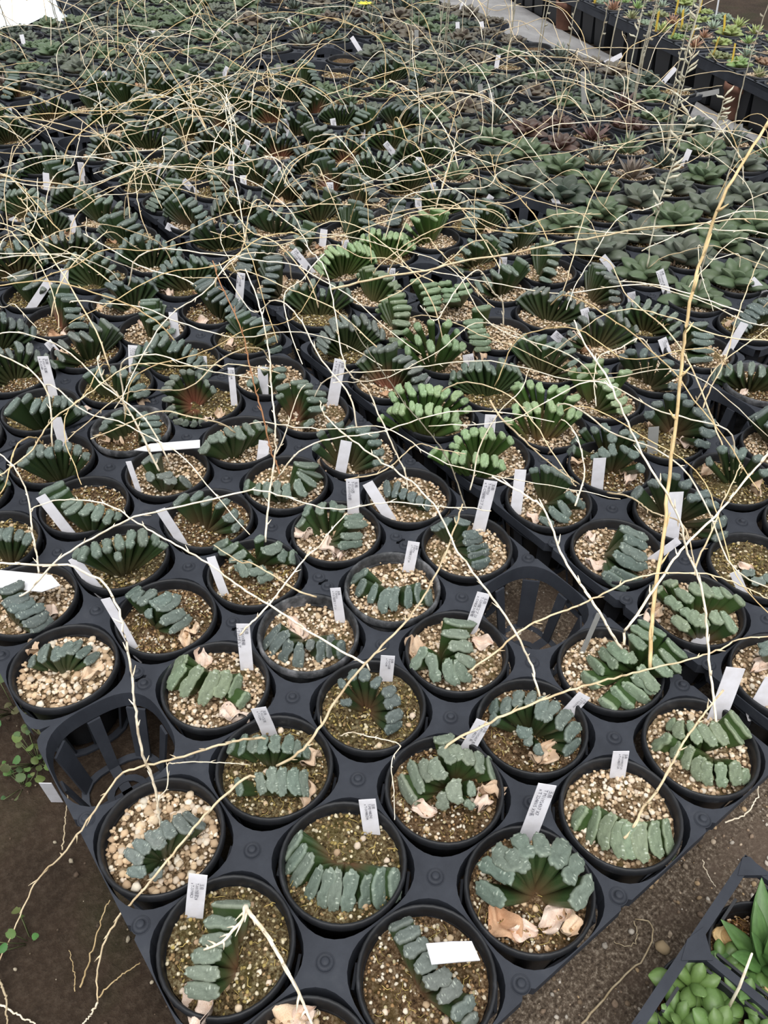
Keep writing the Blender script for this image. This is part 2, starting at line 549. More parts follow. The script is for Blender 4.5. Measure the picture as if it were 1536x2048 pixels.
def gravel_mesh(kind, seed, n=430):
    r = np.random.default_rng(seed)
    b = MB()
    pal = PAL[kind]
    for k in range(n):
        a = r.uniform(0, 6.28); rad = 0.0405 * math.sqrt(r.uniform())
        s = r.uniform(.0007, .0018) * (1.3 if kind == 'tan' else 1.0)
        c = np.array(pal[r.integers(len(pal))]) * r.uniform(.8, 1.15)
        b.add(pebble(r, s) + np.array([rad * math.cos(a), rad * math.sin(a), 0.0008 + r.uniform(0, .0012)]), PEB_F, c)
    if kind != 'tan':
        for k in range(55):
            a = r.uniform(0, 6.28); rad = 0.036 * math.sqrt(r.uniform())
            p0 = np.array([rad * math.cos(a), rad * math.sin(a), .002])
            t = r.uniform(0, 6.28)
            pts = [p0]
            for q in range(4):
                t += r.normal(0, .9)
                pts.append(pts[-1] + np.array([math.cos(t) * .0022, math.sin(t) * .0022, r.normal(0, .0007)]))
            b.tube(pts, .00032, 3, np.array((0.5, 0.38, 0.13)) * r.uniform(.5, 1.2))
    return b.mesh('gravel', M_PEB)


GRAVEL = {k: [gravel_mesh(k, 10 * s + q, 430) for s in range(3)] for q, k in enumerate(PAL)}
PEBBLES = []
for k in range(6):
    r = np.random.default_rng(100 + k)
    V = pebble(r, 1.0)
    PEBBLES.append(mesh('pebble', V, PEB_F, M_PEB, True, np.ones((len(V), 3))))


# ------------------------------------------------------------------ leaf meshes
def trunc_mesh(style, seed, n=24):
    """A slab-like leaf, unit size: width x, thickness y, length z, cut off at the top by a pale window."""
    r = np.random.default_rng(seed)
    ph = r.uniform(0, 6.28, 3)
    bend = r.uniform(-.10, .10)
    def outline(sc):
        out = []
        for k in range(n):
            t = 2 * PI * k / n
            c, s = math.cos(t), math.sin(t)
            x = .5 * math.copysign(abs(c) ** .75, c)
            y = .5 * math.copysign(abs(s) ** .75, s)
            f = 1 + sc * (.045 * math.sin(7 * t + ph[0]) + .05 * math.sin(12 * t + ph[1]))
            x *= f; y *= f
            if style == 1: y += .55 * (x * x * 4 - .4) * .5
            if style == 2: y *= 1 - .38 * math.exp(-((x - .03) / .13) ** 2)
            if style == 3: y += .22 * math.sin(x * 2.6 + ph[2]); y *= 1 - .25 * math.exp(-((x + .1) / .12) ** 2)
            if style == 4: y *= .85 + .35 * x
            out.append((x, y))
        return out
    lev = [(0.0, .46, .55, 0, 0), (.18, .55, .6, 0, 0), (.42, .72, .66, 0, 0), (.68, .87, .74, 0, 0), (.86, .93, .82, 0, 0), (.93, .955, .88, 0, 0), (.965, .995, .98, .9, 1), (.99, 1.01, 1.0, 1, 1)]
    V = []; Fc = []; C = []
    tilt = r.uniform(-.03, .03)
    for z, sx, sy, w, rm in lev:
        for x, y in outline(max(0, (z - .55) / .45)):
            V.append((x * sx, y * sy + bend * (z * z - z) * 2, z + (tilt * x if z > .9 else 0))); C.append((w, z, rm))
    for s, z, rm in ((.93, 1.010, .7), (.70, 1.020, 0), (.35, 1.024, 0)):
        for x, y in outline(1):
            V.append((x * (1 - (1 - s) * .6), y * s, z + tilt * x + .010 * math.sin(x * 9 + ph[0]) * (1 - s))); C.append((1, 1, rm))
    L = len(lev) + 3
    for l in range(L - 1):
        for k in range(n):
            k2 = (k + 1) % n
            Fc.append((l * n + k, l * n + k2, (l + 1) * n + k2, (l + 1) * n + k))
    Fc.append(tuple((L - 1) * n + k for k in range(n)))
    return V, Fc, C


def leaf_data(style, seed, n=34):
    V, Fc, C = trunc_mesh(style, seed, n)
    return mesh('leaf', V, Fc, M_LEAF, True, np.array(C))


TR = [leaf_data(s, 40 + 7 * s + q) for q in range(3) for s in (0, 1, 2, 3, 4)]
TR_LOW = [trunc_mesh(s, 90 + s, 12) for s in range(5)]


def ros_mesh(style, seed, n=8):
    """Rosette leaf, unit size: x width, y thickness (upper side +y), z length."""
    r = np.random.default_rng(seed)
    if style == 0:    # broad, triangular window
        lev = [(0, .45, .55), (.25, .7, .85), (.5, .92, 1.0), (.68, 1.0, .95), (.80, .86, .7), (.90, .56, .42), (.97, .24, .18), (1.0, .03, .04)]
    elif style == 1:  # slender, pointed
        lev = [(0, .7, .8), (.25, 1.0, 1.0), (.5, .9, .8), (.75, .6, .5), (.92, .22, .2), (1.0, .02, .03)]
    else:             # short, spoon shaped
        lev = [(0, .4, .6), (.3, .7, .9), (.6, 1.0, 1.0), (.82, .85, .7), (.94, .5, .4), (1.0, .06, .08)]
    V = []; Fc = []; C = []
    for z, sx, sy in lev:
        for k in range(n):
            t = 2 * PI * k / n + PI / n
            x, y = .5 * math.cos(t) * sx, .5 * math.sin(t) * sy
            y = y * (.45 if y > 0 else 1.2)
            up = y > -0.02
            if style != 1: y += .30 * z * z * (1 if style == 0 else .5) - .1
            V.append((x * (1 + r.normal(0, .03)), y, z))
            C.append(((1.0 if (z > .4 and up) else .15 if style != 1 else .6), z, 0))
    L = len(lev)
    for l in range(L - 1):
        for k in range(n):
            k2 = (k + 1) % n
            Fc.append((l * n + k, l * n + k2, (l + 1) * n + k2, (l + 1) * n + k))
    Fc.append(tuple((L - 1) * n + k for k in range(n)))
    return V, Fc, C


ROSD = [ros_mesh(s, 60 + s) for s in range(3)]
ROS = []
for V, Fc, C in ROSD: ROS.append(mesh('leaf', V, Fc, M_ROS, True, np.array(C)))


def husk_mesh(seed):
    r = np.random.default_rng(seed)
    n, m = 12, 8
    V = []; Fc = []
    ph = r.uniform(0, 6.28, 4)
    for i in range(n):
        for j in range(m):
            u, v = i / (n - 1) - .5, j / (m - 1) - .5
            w = 1 - .7 * abs(2 * u) ** 2
            z = .20 * math.sin(9 * u + ph[0]) + .30 * math.sin(9 * v + 5 * u + ph[1]) + .5 * v * v * 2 + r.normal(0, .05)
            V.append((u, v * w * .62 + .06 * math.sin(9 * u + ph[2]), z * .55))
    for i in range(n - 1):
        for j in range(m - 1):
            a = i * m + j
            Fc.append((a, a + 1, a + m + 1, a + m))
    nv = len(V)                      # papery thickness
    V += [(x, y, z - .03) for x, y, z in V]
    Fc += [tuple(k + nv for k in f[::-1]) for f in Fc]
    edge = [i * m for i in range(n)] + [(n - 1) * m + j for j in range(1, m)] + [i * m + m - 1 for i in range(n - 2, -1, -1)] + [j for j in range(m - 2, 0, -1)]
    for k in range(len(edge)):
        a, c = edge[k], edge[(k + 1) % len(edge)]
        Fc.append((c, a, a + nv, c + nv))
    return mesh('dry_leaf', V, Fc, M_DRY)


HUSK = [husk_mesh(k) for k in range(6)]
HCOL = [(0.68, 0.55, 0.42), (0.85, 0.74, 0.66), (0.60, 0.40, 0.26), (0.80, 0.66, 0.5)]


def frame_mtx(X, Z, o, sx, sy, sz):
    Z = Vector(Z).normalized(); X = Vector(X)
    X = X - Z * X.dot(Z)
    if X.length < 1e-6: X = Z.orthogonal()
    X.normalize(); Y = Z.cross(X)
    M = Matrix((X, Y, Z)).transposed().to_4x4() @ Matrix.Diagonal((sx, sy, sz, 1))
    M.translation = Vector(o)
    return M

# ------------------------------------------------------------------ what stands where (read off the photograph)
CROP = {'A1': (0, 1548, 3.072), 'A2': (500, 1548, 3.072), 'A3': (1000, 1548, 2.866), 'B1': (0, 1100, 3.072), 'B2': (500, 1100, 3.072),
        'B3': (1000, 1100, 2.866), 'C1': (0, 700, 3.072), 'C2': (500, 700, 3.072), 'C3': (1000, 700, 2.866), 'D1': (0, 350, 3.072),
        'D2': (500, 350, 3.072), 'D3': (1000, 350, 2.866), 'R': (1100, 1050, 3.523), 'Z': (920, 1650, 4.955), 'X': (0, 0, 1.0)}
DK = (.105, .135, .118); MD = (.122, .155, .125); GR = (.215, .30, .155); OL = (.16, .20, .128); GY = (.118, .136, .122); BL = (.088, .110, .104)
# (i, j): crop | fans "bx,by : x1,y1,x2,y2; ..." | leaf length | leaf thickness | colour | redness | soil | look
SPEC = {
    (0, 1): ('A1', ['1000,490:1150,215,1265,320;1085,235,1170,360;1005,270,1060,385;955,330,1010,440;890,345,990,430;805,405,915,470;745,470,870,535;760,610,890,600;920,640,980,590'], .034, .0095, (.125, .148, .135), .1, 'tan', 'small grey-green fan plant on coarse pale pebbles'),
    (0, 2): ('A1', ['1430,1180:1310,760,1530,790;1255,870,1440,915;1220,1000,1410,1015;1165,1110,1350,1105;1115,1215,1340,1230;1115,1340,1340,1340'], .036, .0095, (.145, .175, .135), .55, 'moss', 'olive fan plant in one straight row'),
    (1, 2): ('A2', ['580,560:310,365,165,510;330,440,190,600;375,500,230,690;440,570,315,805;500,590,425,830;540,590,500,850;630,600,595,855;730,625,715,845;800,590,825,850;890,590,930,790'], .030, .0105, MD, .45, 'moss', 'large dark fan plant bent in an arc'),
    (1, 3): ('A2', ['1060,1290:850,930,985,865;890,1000,1035,930;950,1095,1090,1005;1020,1200,1145,1105;1080,1290,1225,1190;1165,1395,1310,1290;1250,1490,1405,1400;1320,1570,1420,1500'], .038, .011, GY, .5, 'mix', 'dark grey fan plant with a reddish flank'),
    (2, 3): ('Z', ['720,640:100,600,440,760;150,340,500,570;300,180,590,430;460,220,660,440;550,40,690,310;790,20,830,300;1080,100,930,400;1240,290,1060,550;1360,520,1100,760'], .041, .0125, MD, .35, 'mix', 'open dark rosette fan with one dying amber leaf'),
    (3, 3): ('A3', ['740,310:470,180,400,300;550,190,495,390;630,225,580,425;695,265,680,480;740,285,745,490;805,280,820,505;890,275,920,480;960,265,1015,480'], .030, .0105, OL, .1, 'tan', 'light green fan plant in a close straight row'),
    (4, 3): ('B3', ['1150,1110:960,960,990,1030;1010,970,1030,1080;1080,970,1140,1105;1150,990,1235,1120;1225,980,1305,1110;1310,960,1400,1105;1335,915,1450,1060', '1230,1190:850,1130,960,1060;1000,1090,985,1190;1095,1125,1055,1255;1145,1185,1120,1320;1200,1220,1195,1355;1265,1225,1278,1365;1350,1215,1370,1355;1405,1260,1425,1345'], .030, .0095, OL, .15, 'tan', 'double-rowed olive fan plant'),
    (4, 2): ('R', ['640,985:190,1050,335,1130;225,925,375,1040;325,865,470,1000;395,820,555,960;560,890,610,960;560,745,665,870;590,680,735,800;640,645,810,770', '650,1000:840,800,975,925;790,870,935,1025;730,930,865,1065;630,1000,780,1155;585,1060,745,1190;515,1120,690,1265;425,1160,565,1315;335,1240,445,1340'], .036, .010, (.15, .20, .135), .1, 'tan', 'big green plant of two crossing leaf fans'),
    (3, 2): ('B3', ['190,1030:30,830,20,935;100,785,95,890;195,785,160,885;260,825,225,965;345,855,250,975;430,910,325,1015;485,995,375,1080;485,1095,370,1165', '190,1040:90,1030,180,1050;165,1050,140,1120;215,1130,230,1170;-60,850,-30,930;-70,940,-20,990'], .038, .0095, DK, .15, 'mix', 'very dark round fan plant'),
    (2, 2): ('B2', ['1240,1410:885,1400,1010,1560;945,1295,1065,1485;1035,1280,1110,1415;1105,1280,1185,1405;1130,1160,1250,1130;1170,1190,1250,1300;1250,1180,1290,1280;1340,1205,1355,1315;1425,1225,1415,1365;1490,1260,1500,1405', '1245,1420:1255,1410,1272,1560;1185,1490,1205,1600;1365,1420,1370,1515;1340,1560,1370,1585'], .034, .0105, (.15, .18, .135), .35, 'mix', 'grey-green plant with a small second fan in front'),
    (2, 1): ('B2', ['730,960:535,780,570,835;630,715,640,785;700,705,705,795;805,765,755,835;905,835,825,885;935,905,835,955;950,1000,845,1045;950,1075,835,1115', '720,960:560,930,600,920'], .038, .0095, BL, .4, 'moss', 'blackish-green half-round fan plant'),
    (1, 1): ('B2', ['140,1310:-130,1150,-130,1240;-60,1120,-55,1250;10,1125,20,1245;75,1125,70,1245;175,1120,160,1240;265,1115,220,1245;315,1155,285,1265;375,1185,345,1270', '180,1450:-110,1400,-60,1500;30,1365,65,1500;140,1325,150,1485;200,1330,212,1505;270,1335,282,1505;345,1345,335,1510'], .029, .0095, MD, .15, 'moss', 'twin-rowed dark plant with pale outer leaves'),
    (3, 1): ('B2', ['1190,660:985,730,1070,600;1100,640,1145,810;1205,680,1265,835;1265,680,1355,815;1270,645,1395,705;1225,590,1380,605;1185,500,1350,505;1205,430,1395,435'], .035, .011, (.15, .185, .14), .25, 'tan', 'plant of broad pale windows in an S curve'),
    (2, 0): ('B2', ['330,545:170,460,70,600;230,500,100,640;250,560,175,700;305,575,290,735;380,555,365,610;445,555,440,695;515,525,500,665;570,560,580,670'], .029, .0105, (.105, .125, .118), .2, 'tan', 'slate-grey arched plant below a printed tag'),
    (3, 0): ('B2', ['870,250:710,130,590,200;690,175,650,280;765,205,730,325;855,235,805,385;910,230,885,375;985,220,975,355;1040,205,1060,345;1110,245,1120,350'], .029, .010, (.108, .138, .12), .1, 'tan', 'dark row plant under a limescaled rim'),
    (4, 0): ('C2', ['1250,1180:1110,1100,1190,1050;1220,1015,1190,1090;1260,1020,1350,1065;1310,1140,1420,1120;1310,1185,1445,1150;1330,1230,1485,1210;1345,1275,1490,1255;1370,1330,1490,1310'], .030, .0095, BL, .1, 'tan', 'blue-black plant folded into a stack'),
    (1, 0): ('B1', ['1290,780:1140,650,980,790;1125,710,1025,860;1225,715,1125,905;1330,745,1235,950;1405,745,1340,905;1495,770,1425,910;1545,890,1475,975'], .033, .0115, OL, .1, 'tan', 'thick pale-edged plant in one bold row'),
    (0, -1): ('B1', ['400,740:185,640,195,710;265,565,255,690;340,575,340,680;445,545,380,655;505,530,425,640;575,570,475,660;630,620,525,695'], .028, .0085, DK, .1, 'tan', 'small dark fan plant behind big pale pebbles'),
    (1, -1): ('B1', ['960,440:770,280,850,210;865,230,830,310;945,225,855,330;910,355,915,415;935,335,1055,255;965,365,1115,270;990,445,1145,370;1045,505,1190,410'], .036, .0105, DK, .1, 'mix', 'dark plant leaning to both sides'),
    (0, -2): ('B1', ['120,420:0,250,140,185;15,325,175,270;55,365,210,300;105,405,275,335;150,465,305,390;195,500,330,425'], .040, .010, BL, .1, 'tan', 'dark stacked plant under a white board'),
    (2, -1): ('C2', ['50,1290:-265,1200,-140,1180;-210,1235,-80,1200;-140,1295,-30,1240;-100,1350,10,1310;30,1170,80,1130;80,1240,205,1185;190,1295,230,1225;265,1310,290,1230', '50,1320:-10,1370,90,1330;50,1415,145,1385;-80,1300,-10,1380'], .036, .010, MD, .15, 'mix', 'lumpy dark plant full of short leaves'),
    (3, -1): ('C2', ['490,1160:285,1085,325,1005;350,930,335,1010;440,915,425,1005;510,900,520,985;575,935,555,985;585,1025,700,1000;585,1075,735,1050;560,1145,705,1120;545,1205,705,1185'], .036, .009, MD, .1, 'tan', 'dark fan with cream dead leaves at its foot'),
    (4, -1): ('C2', ['960,930:820,790,850,900;900,795,885,905;960,845,935,915;1010,865,985,935;1060,895,1035,955;1115,915,1085,985'], .030, .008, BL, .1, 'tan', 'narrow black-green row plant'),
    (0, -3): ('C1', ['60,1300:-60,1090,-70,1160;-10,1075,-15,1160;55,1065,40,1170;135,1085,105,1165;195,1110,155,1190'], .048, .008, DK, .3, 'moss', 'half-cut dark fan at the photo edge'),
    (1, -2): ('C1', ['750,1350:425,1265,480,1220;510,1195,480,1290;560,1165,595,1265;645,1145,655,1235;720,1115,740,1215;815,1085,795,1205;885,1080,885,1190;965,1115,975,1185;1035,1195,1000,1170;715,1230,730,1290'], .062, .0095, MD, .2, 'moss', 'wide dark fan with long spread leaves'),
    (1, -3): ('C1', ['570,1110:230,860,375,800;280,900,405,840;370,955,455,905;395,1000,495,920;500,1010,545,925;580,1045,625,940;650,1065,695,975;720,1040,735,985'], .042, .0095, MD, .1, 'mix', 'tall dark plant overhanging its rim at left'),
    (2, -2): ('C1', ['1270,1090:1065,950,1140,870;1170,915,1235,855;1240,945,1295,885;1330,965,1415,900;1385,1045,1475,980;1430,1110,1515,1045'], .043, .009, DK, .3, 'mix', 'dark plain fan behind a blank leaning tag'),
    (2, -3): ('C1', ['1010,850:870,690,930,630;960,610,945,690;895,740,935,800;965,775,1055,740;1010,805,1080,775;1110,775,1185,840'], .030, .0095, GY, .1, 'tan', 'sparse grey plant with tumbled leaves'),
    (3, -2): ('C2', ['200,900:-40,790,-30,860;30,815,45,890;90,805,105,905;160,795,170,895;225,815,245,905', '240,880:285,695,430,690;310,720,450,770;300,740,410,830;290,790,335,900'], .033, .0095, MD, .05, 'tan', 'dark plant wrapped along the rim'),
    (1, -4): ('C1', ['380,790:95,700,155,650;180,575,180,660;230,565,245,645;290,580,305,655;355,535,340,605;425,545,410,615;490,565,475,635;550,615,530,665'], .058, .0085, DK, .1, 'mix', 'tall palm-like dark fan'),
    (1, -5): ('C1', ['300,470:25,390,95,280;130,310,175,255;190,385,230,285;250,375,300,275;345,335,350,265;390,345,405,265;455,345,430,285;490,395,485,330;535,395,510,335'], .062, .0085, DK, .05, 'moss', 'broad dark fan with a long leaf comb'),
    (2, -4): ('C1', ['780,560:600,485,650,450;620,440,690,415;680,390,750,365;770,365,840,345', '860,550:840,395,910,375;870,415,985,400;865,455,995,440;865,505,990,490;875,555,995,545'], .038, .0085, DK, .1, 'mix', 'dark plant split into fan and stack'),
    (2, -5): ('C1', ['720,310:510,165,565,95;590,85,600,155;690,80,700,135;735,155,775,105;795,185,860,125;805,245,905,205;825,275,935,245'], .048, .0085, DK, .15, 'moss', 'dark splayed fan with a dry curl of leaf'),
    (3, -4): ('C1', ['1200,320:980,300,1060,300;975,240,1045,235;1000,195,1065,195;1035,150,1095,155;1100,105,1135,135;1150,105,1185,135;1225,135,1235,165;1270,175,1280,215;1310,220,1330,250;1000,385,1065,350;1020,425,1085,390;1060,455,1115,430;1120,475,1150,440;1180,485,1200,440;1235,475,1240,430'], .050, .0085, (.115, .135, .11), 1.0, 'moss', 'round pinwheel plant with a pinkish heart'),
    (3, -3): ('C1', ['1430,640:1215,630,1275,560;1270,545,1345,525;1325,495,1375,555;1385,455,1435,525;1450,455,1495,545;1510,435,1560,515;1585,415,1610,485;1640,450,1680,500'], .048, .0095, MD, .05, 'tan', 'pale-windowed fan leaning left'),
    (4, -2): ('C2', ['610,720:375,605,405,565;410,515,440,485;465,455,505,425;530,445,565,435;595,475,645,455;655,485,745,460;685,515,795,490;735,565,815,540;765,625,835,605;765,695,835,680'], .055, .008, DK, .25, 'tan', 'near-black palm fan behind a leaning blank tag'),
    (4, -3): ('C2', ['290,420:155,225,235,200;255,195,355,170;295,215,385,200;345,255,475,250;355,305,485,290;365,365,475,350;335,475,405,440;155,285,195,260'], .046, .008, MD, .7, 'tan', 'dark fan with reddish leaf bases'),
    (4, -4): ('C2', ['80,270:10,150,40,200;70,90,115,120;150,115,225,105;165,165,225,145;-20,180,10,220'], .042, .0085, MD, .05, 'tan', 'dark fan half hidden by a blank tag'),
    (5, -2): ('C2', ['1060,450:850,245,885,305;895,195,925,255;955,175,1015,270;1050,185,1070,275;1100,185,1115,265;1175,195,1145,275;1235,215,1185,290;1315,235,1245,300;1365,285,1305,320;1385,345,1325,375', '1040,540:770,425,805,395;850,335,850,385;888,305,890,385;930,315,925,390;985,295,1000,365;1030,315,1025,395;1112,305,1098,395;1172,325,1158,405;1225,345,1208,425;1285,365,1255,435;1310,425,1270,485'], .058, .0085, GR, .25, 'tan', 'bright green plant of two tall leaf fans'),
    (5, -1): ('C2', ['1400,680:1215,575,1275,590;1250,515,1285,565;1305,475,1335,535;1370,455,1380,520;1430,455,1440,540;1490,455,1500,545;1555,485,1565,535;1600,520,1625,570', '1360,780:1085,645,1135,595;1185,605,1190,685;1255,605,1250,695;1310,605,1310,695;1390,615,1390,695;1450,625,1440,715;1512,635,1522,715;1560,665,1570,735'], .052, .0085, GR, .1, 'tan', 'bright green double fan bulging over its rim'),
    (6, -1): ('C3', ['250,430:55,205,125,180;80,165,115,215;160,145,180,215;220,165,240,235;280,235,325,185;335,235,405,190;400,275,470,250', '230,520:15,375,65,410;75,295,90,355;140,275,170,360;190,275,220,355;285,265,300,345;350,285,360,365;435,315,400,385;485,330,440,385'], .052, .0085, GR, .6, 'tan', 'bright green fan plant with rusty leaf bases'),
    (7, -1): ('C3', ['560,330:385,125,425,90;440,155,495,120;465,75,545,70;535,50,595,40;570,185,655,150;595,215,685,190;620,275,705,220;695,125,765,100;645,315,745,270;675,355,775,330;560,120,620,95'], .050, .009, (.20, .26, .15), .3, 'tan', 'light green many-leaved plant mound'),
    (6, 0): ('C3', ['640,600:370,585,420,560;395,525,435,490;450,465,480,435;520,425,550,465;585,405,620,455;635,465,650,525;690,475,745,450;745,495,805,470;785,545,845,530', '640,680:515,615,560,590;565,555,625,605;640,525,665,595;700,535,740,580;740,575,805,600;540,680,580,670;790,660,845,690'], .045, .0095, DK, .3, 'mix', 'dark two-tiered plant behind an upright blank tag'),
    (7, 0): ('C3', ['1010,450:815,360,875,362;865,302,925,292;940,240,995,265;1015,250,1075,252;1055,285,1115,298;1115,342,1205,345;1155,365,1235,370;1175,402,1255,412;1155,462,1255,482;1125,530,1220,555'], .058, .0095, BL, .35, 'moss', 'open blue-black fan beside the empty cell'),
    (5, 0): ('C3', ['260,870:165,680,215,670;240,645,275,690;300,655,345,705;350,675,375,725;380,715,425,755;390,815,455,865;440,865,505,895;345,865,405,955', '265,880:285,910,395,990;225,965,305,1010'], .046, .009, DK, .2, 'tan', 'dark half-round fan beside a leaning blank tag'),
    (6, 1): ('C3', ['980,960:750,840,795,770;845,740,905,765;930,695,965,725;980,695,1035,715;1040,765,1105,740;1085,845,1165,825;1130,835,1225,800;1180,865,1275,885;1230,1005,1325,970;1225,1085,1335,1060'], .060, .0095, BL, .2, 'tan', 'wide-spread blue-black plant behind a tall white tag'),
    (5, 1): ('R', ['420,190:500,15,705,75;525,90,705,135;500,145,705,215;450,210,695,310;430,320,655,430;380,345,545,475'], .042, .011, DK, .1, 'tan', 'stack plant of long leaves beside bare tan grit'),
    (5, 2): ('R', ['1010,700:800,375,860,415;880,420,995,535;805,490,915,585;700,415,770,455;1000,380,1065,485;1070,375,1135,495;1170,415,1195,505;1230,415,1275,505;1325,475,1385,555', '1060,780:850,635,970,735;920,575,1025,695;990,585,1055,705;1070,615,1120,710;1155,590,1205,695;1230,595,1315,750'], .044, .010, (.18, .225, .15), .7, 'tan', 'olive plant of two leaf fans with rusty bases'),
    (6, 2): ('R', ['1450,400:1345,340,1440,325;1420,400,1525,385;1520,340,1560,400'], .022, .010, DK, .0, 'moss', 'tiny dark offsets in a nearly bare pot'),
    (5, 3): ('R', ['1560,950:1470,850,1545,825;1480,900,1545,880'], .035, .011, DK, .0, 'tan', 'dark plant cut by the photo edge'),
    (7, 1): ('C3', ['1350,760:1180,605,1210,645;1250,535,1290,575;1330,530,1350,600;1405,545,1375,615;1460,620,1520,600;1500,700,1560,690'], .055, .009, DK, .05, 'moss', 'dark fan over yellowish mossy grit'),
    (8, -1): ('C3', ['860,200:670,30,725,20;715,-10,770,5;830,-25,815,35;875,0,900,40;935,55,1005,65;995,125,1055,110;970,205,1045,210'], .055, .009, BL, .15, 'tan', 'blue-black fan under a small printed tag'),
    (9, -1): ('D3', ['1070,970:1060,850,1195,835;1105,910,1235,918;1105,952,1235,958;1105,1002,1235,1008;1085,1065,1225,1062'], .043, .0085, DK, .1, 'tan', 'dark ladder-like plant on clean tan grit'),
    (6, -3): ('D2', ['1130,1080:895,1045,925,1000;930,965,960,935;1010,890,1035,945;1090,880,1130,900;1200,920,1240,880;1280,940,1285,970', '1130,1190:945,1035,970,1100;1010,960,1040,1035;1098,1000,1120,1080;1210,960,1222,1045;1272,995,1258,1065;1332,1015,1298,1070'], .062, .009, (.17, .245, .13), .1, 'tan', 'vivid green fan with long ribbed leaves'),
    (7, -4): ('D2', ['1010,830:980,640,1040,630;1040,680,1150,650;1050,720,1170,690;1065,755,1175,740;1065,790,1175,780;1080,825,1170,820', '1270,790:1150,660,1230,650;1170,705,1260,700;1180,740,1280,735;1180,775,1290,770;1260,680,1350,665;1280,720,1370,700'], .060, .008, (.145, .21, .12), .05, 'tan', 'green twin ladders of ribbed leaves'),
    (7, -3): ('D2', ['1400,1000:1370,820,1480,790;1310,900,1430,890;1330,930,1430,915;1340,960,1450,950;1345,995,1470,985;1350,1030,1480,1030;1380,1075,1480,1070'], .058, .008, (.14, .195, .12), .15, 'tan', 'green ladder plant above shrivelled leaves'),
}
# husks: pixel of each shrivelled leaf, length in m, colour index; on pot (i, j)
DRY = {(0, 3): [(578, 2040, .03, 3), (600, 2046, .024, 1)], (2, 3): [(1008, 1850, .030, 2), (1045, 1860, .02, 1), (1110, 1835, .026, 1), (1140, 1838, .022, 3)], (3, 1): [(835, 1300, .028, 0), (965, 1285, .02, 1)],
       (1, 1): [(622, 1518, .018, 0), (615, 1590, .02, 0)], (1, 0): [(405, 1322, .024, 1), (470, 1435, .026, 1)], (3, -1): [(605, 1070, .022, 1), (660, 1095, .026, 1), (680, 1105, .02, 1)],
       (0, 2): [(400, 2015, .03, 1)], (2, 2): [(848, 1620, .02, 1), (965, 1600, .022, 1), (985, 1580, .02, 0)], (3, 2): [(1095, 1505, .022, 0), (1075, 1515, .016, 3)],
       (1, -1): [(370, 1275, .02, 3), (385, 1262, .016, 3)], (5, 1): [(1190, 1130, .02, 1), (1180, 1075, .016, 1)], (7, 0): [(1370, 885, .026, 1), (1300, 850, .018, 0), (1345, 858, .02, 0)],
       (7, 1): [(1415, 940, .022, 0), (1510, 975, .022, 0)], (5, 0): [(1065, 1035, .016, 1)], (6, 0): [(1150, 925, .018, 0), (1260, 955, .022, 1), (1245, 945, .018, 0)],
       (3, -4): [(415, 842, .02, 1), (440, 830, .02, 0)], (2, -4): [(215, 880, .018, 0), (235, 882, .02, 0)], (2, -5): [(285, 805, .022, 0)], (1, -5): [(172, 822, .014, 1)],
       (4, -2): [(648, 930, .02, 0)], (2, 0): [(592, 1255, .022, 1), (598, 1262, .02, 1)], (0, -1): [(185, 1345, .022, 3), (66, 1296, .016, 0)], (6, -1): [(1110, 900, .018, 0)],
       (5, 2): [(1302, 1235, .024, 1), (1312, 1225, .02, 3), (1440, 1250, .024, 2)], (6, 2): [(1492, 1135, .016, 1)], (5, 3): [(1520, 1330, .02, 1)], (0, -2): [(105, 1230, .018, 1)], (7, -3): [(960, 715, .026, 0), (935, 745, .03, 0)]}
# tags: top px, foot px, width, kind (text number, -1 blank, -2 grey blank)
TAGS = [(394, 1760, 388, 1834, .0125, 0), (734, 1602, 744, 1668, .0125, 1), (1096, 1574, 1052, 1680, .0135, 2), (1242, 1501, 1234, 1556, .0125, 3), (485, 1250, 494, 1338, .0115, 6),
        (214, 1191, 262, 1304, .0085, -1), (143, 1120, 192, 1180, .0115, -1), (420, 1118, 450, 1190, .0085, -1), (671, 1172, 681, 1245, .0095, 7), (828, 1085, 816, 1144, .0115, 8),
        (968, 1189, 938, 1268, .012, 9), (518, 1409, 540, 1470, .0125, 4), (776, 1309, 771, 1366, .012, 4), (968, 1447, 930, 1505, .0125, 5), (1170, 1392, 1130, 1432, .012, 10),
        (1198, 1226, 1163, 1308, .0045, -2), (1474, 1340, 1441, 1424, .016, -1), (1550, 1360, 1498, 1434, .016, -1), (1424, 1260, 1390, 1305, .0135, -1), (1466, 1140, 1490, 1196, .009, -1),
        (1360, 1083, 1300, 1122, .009, 11), (86, 712, 106, 794, .0135, 4), (113, 833, 131, 900, .0125, -1), (80, 993, 142, 1078, .0115, -1), (258, 921, 279, 987, .006, -1),
        (323, 1014, 368, 1092, .010, -1), (404, 713, 416, 760, .011, -1), (462, 735, 469, 812, .008, 4), (264, 692, 272, 742, .012, 4), (526, 732, 525, 804, .0125, -1),
        (681, 717, 664, 812, .014, 5), (528, 884, 524, 922, .0125, -1), (693, 882, 678, 953, .0125, -1), (705, 955, 708, 1030, .0135, 12), (735, 967, 782, 1040, .0115, -1),
        (981, 959, 957, 1062, .0135, 8), (853, 748, 855, 775, .012, 7), (936, 710, 942, 744, .014, 3), (982, 831, 976, 862, .013, 2), (1042, 941, 1017, 1033, .012, -1),
        (1198, 913, 1193, 985, .0135, -1), (1307, 853, 1304, 910, .012, -2), (1353, 986, 1340, 1090, .0155, -1)]
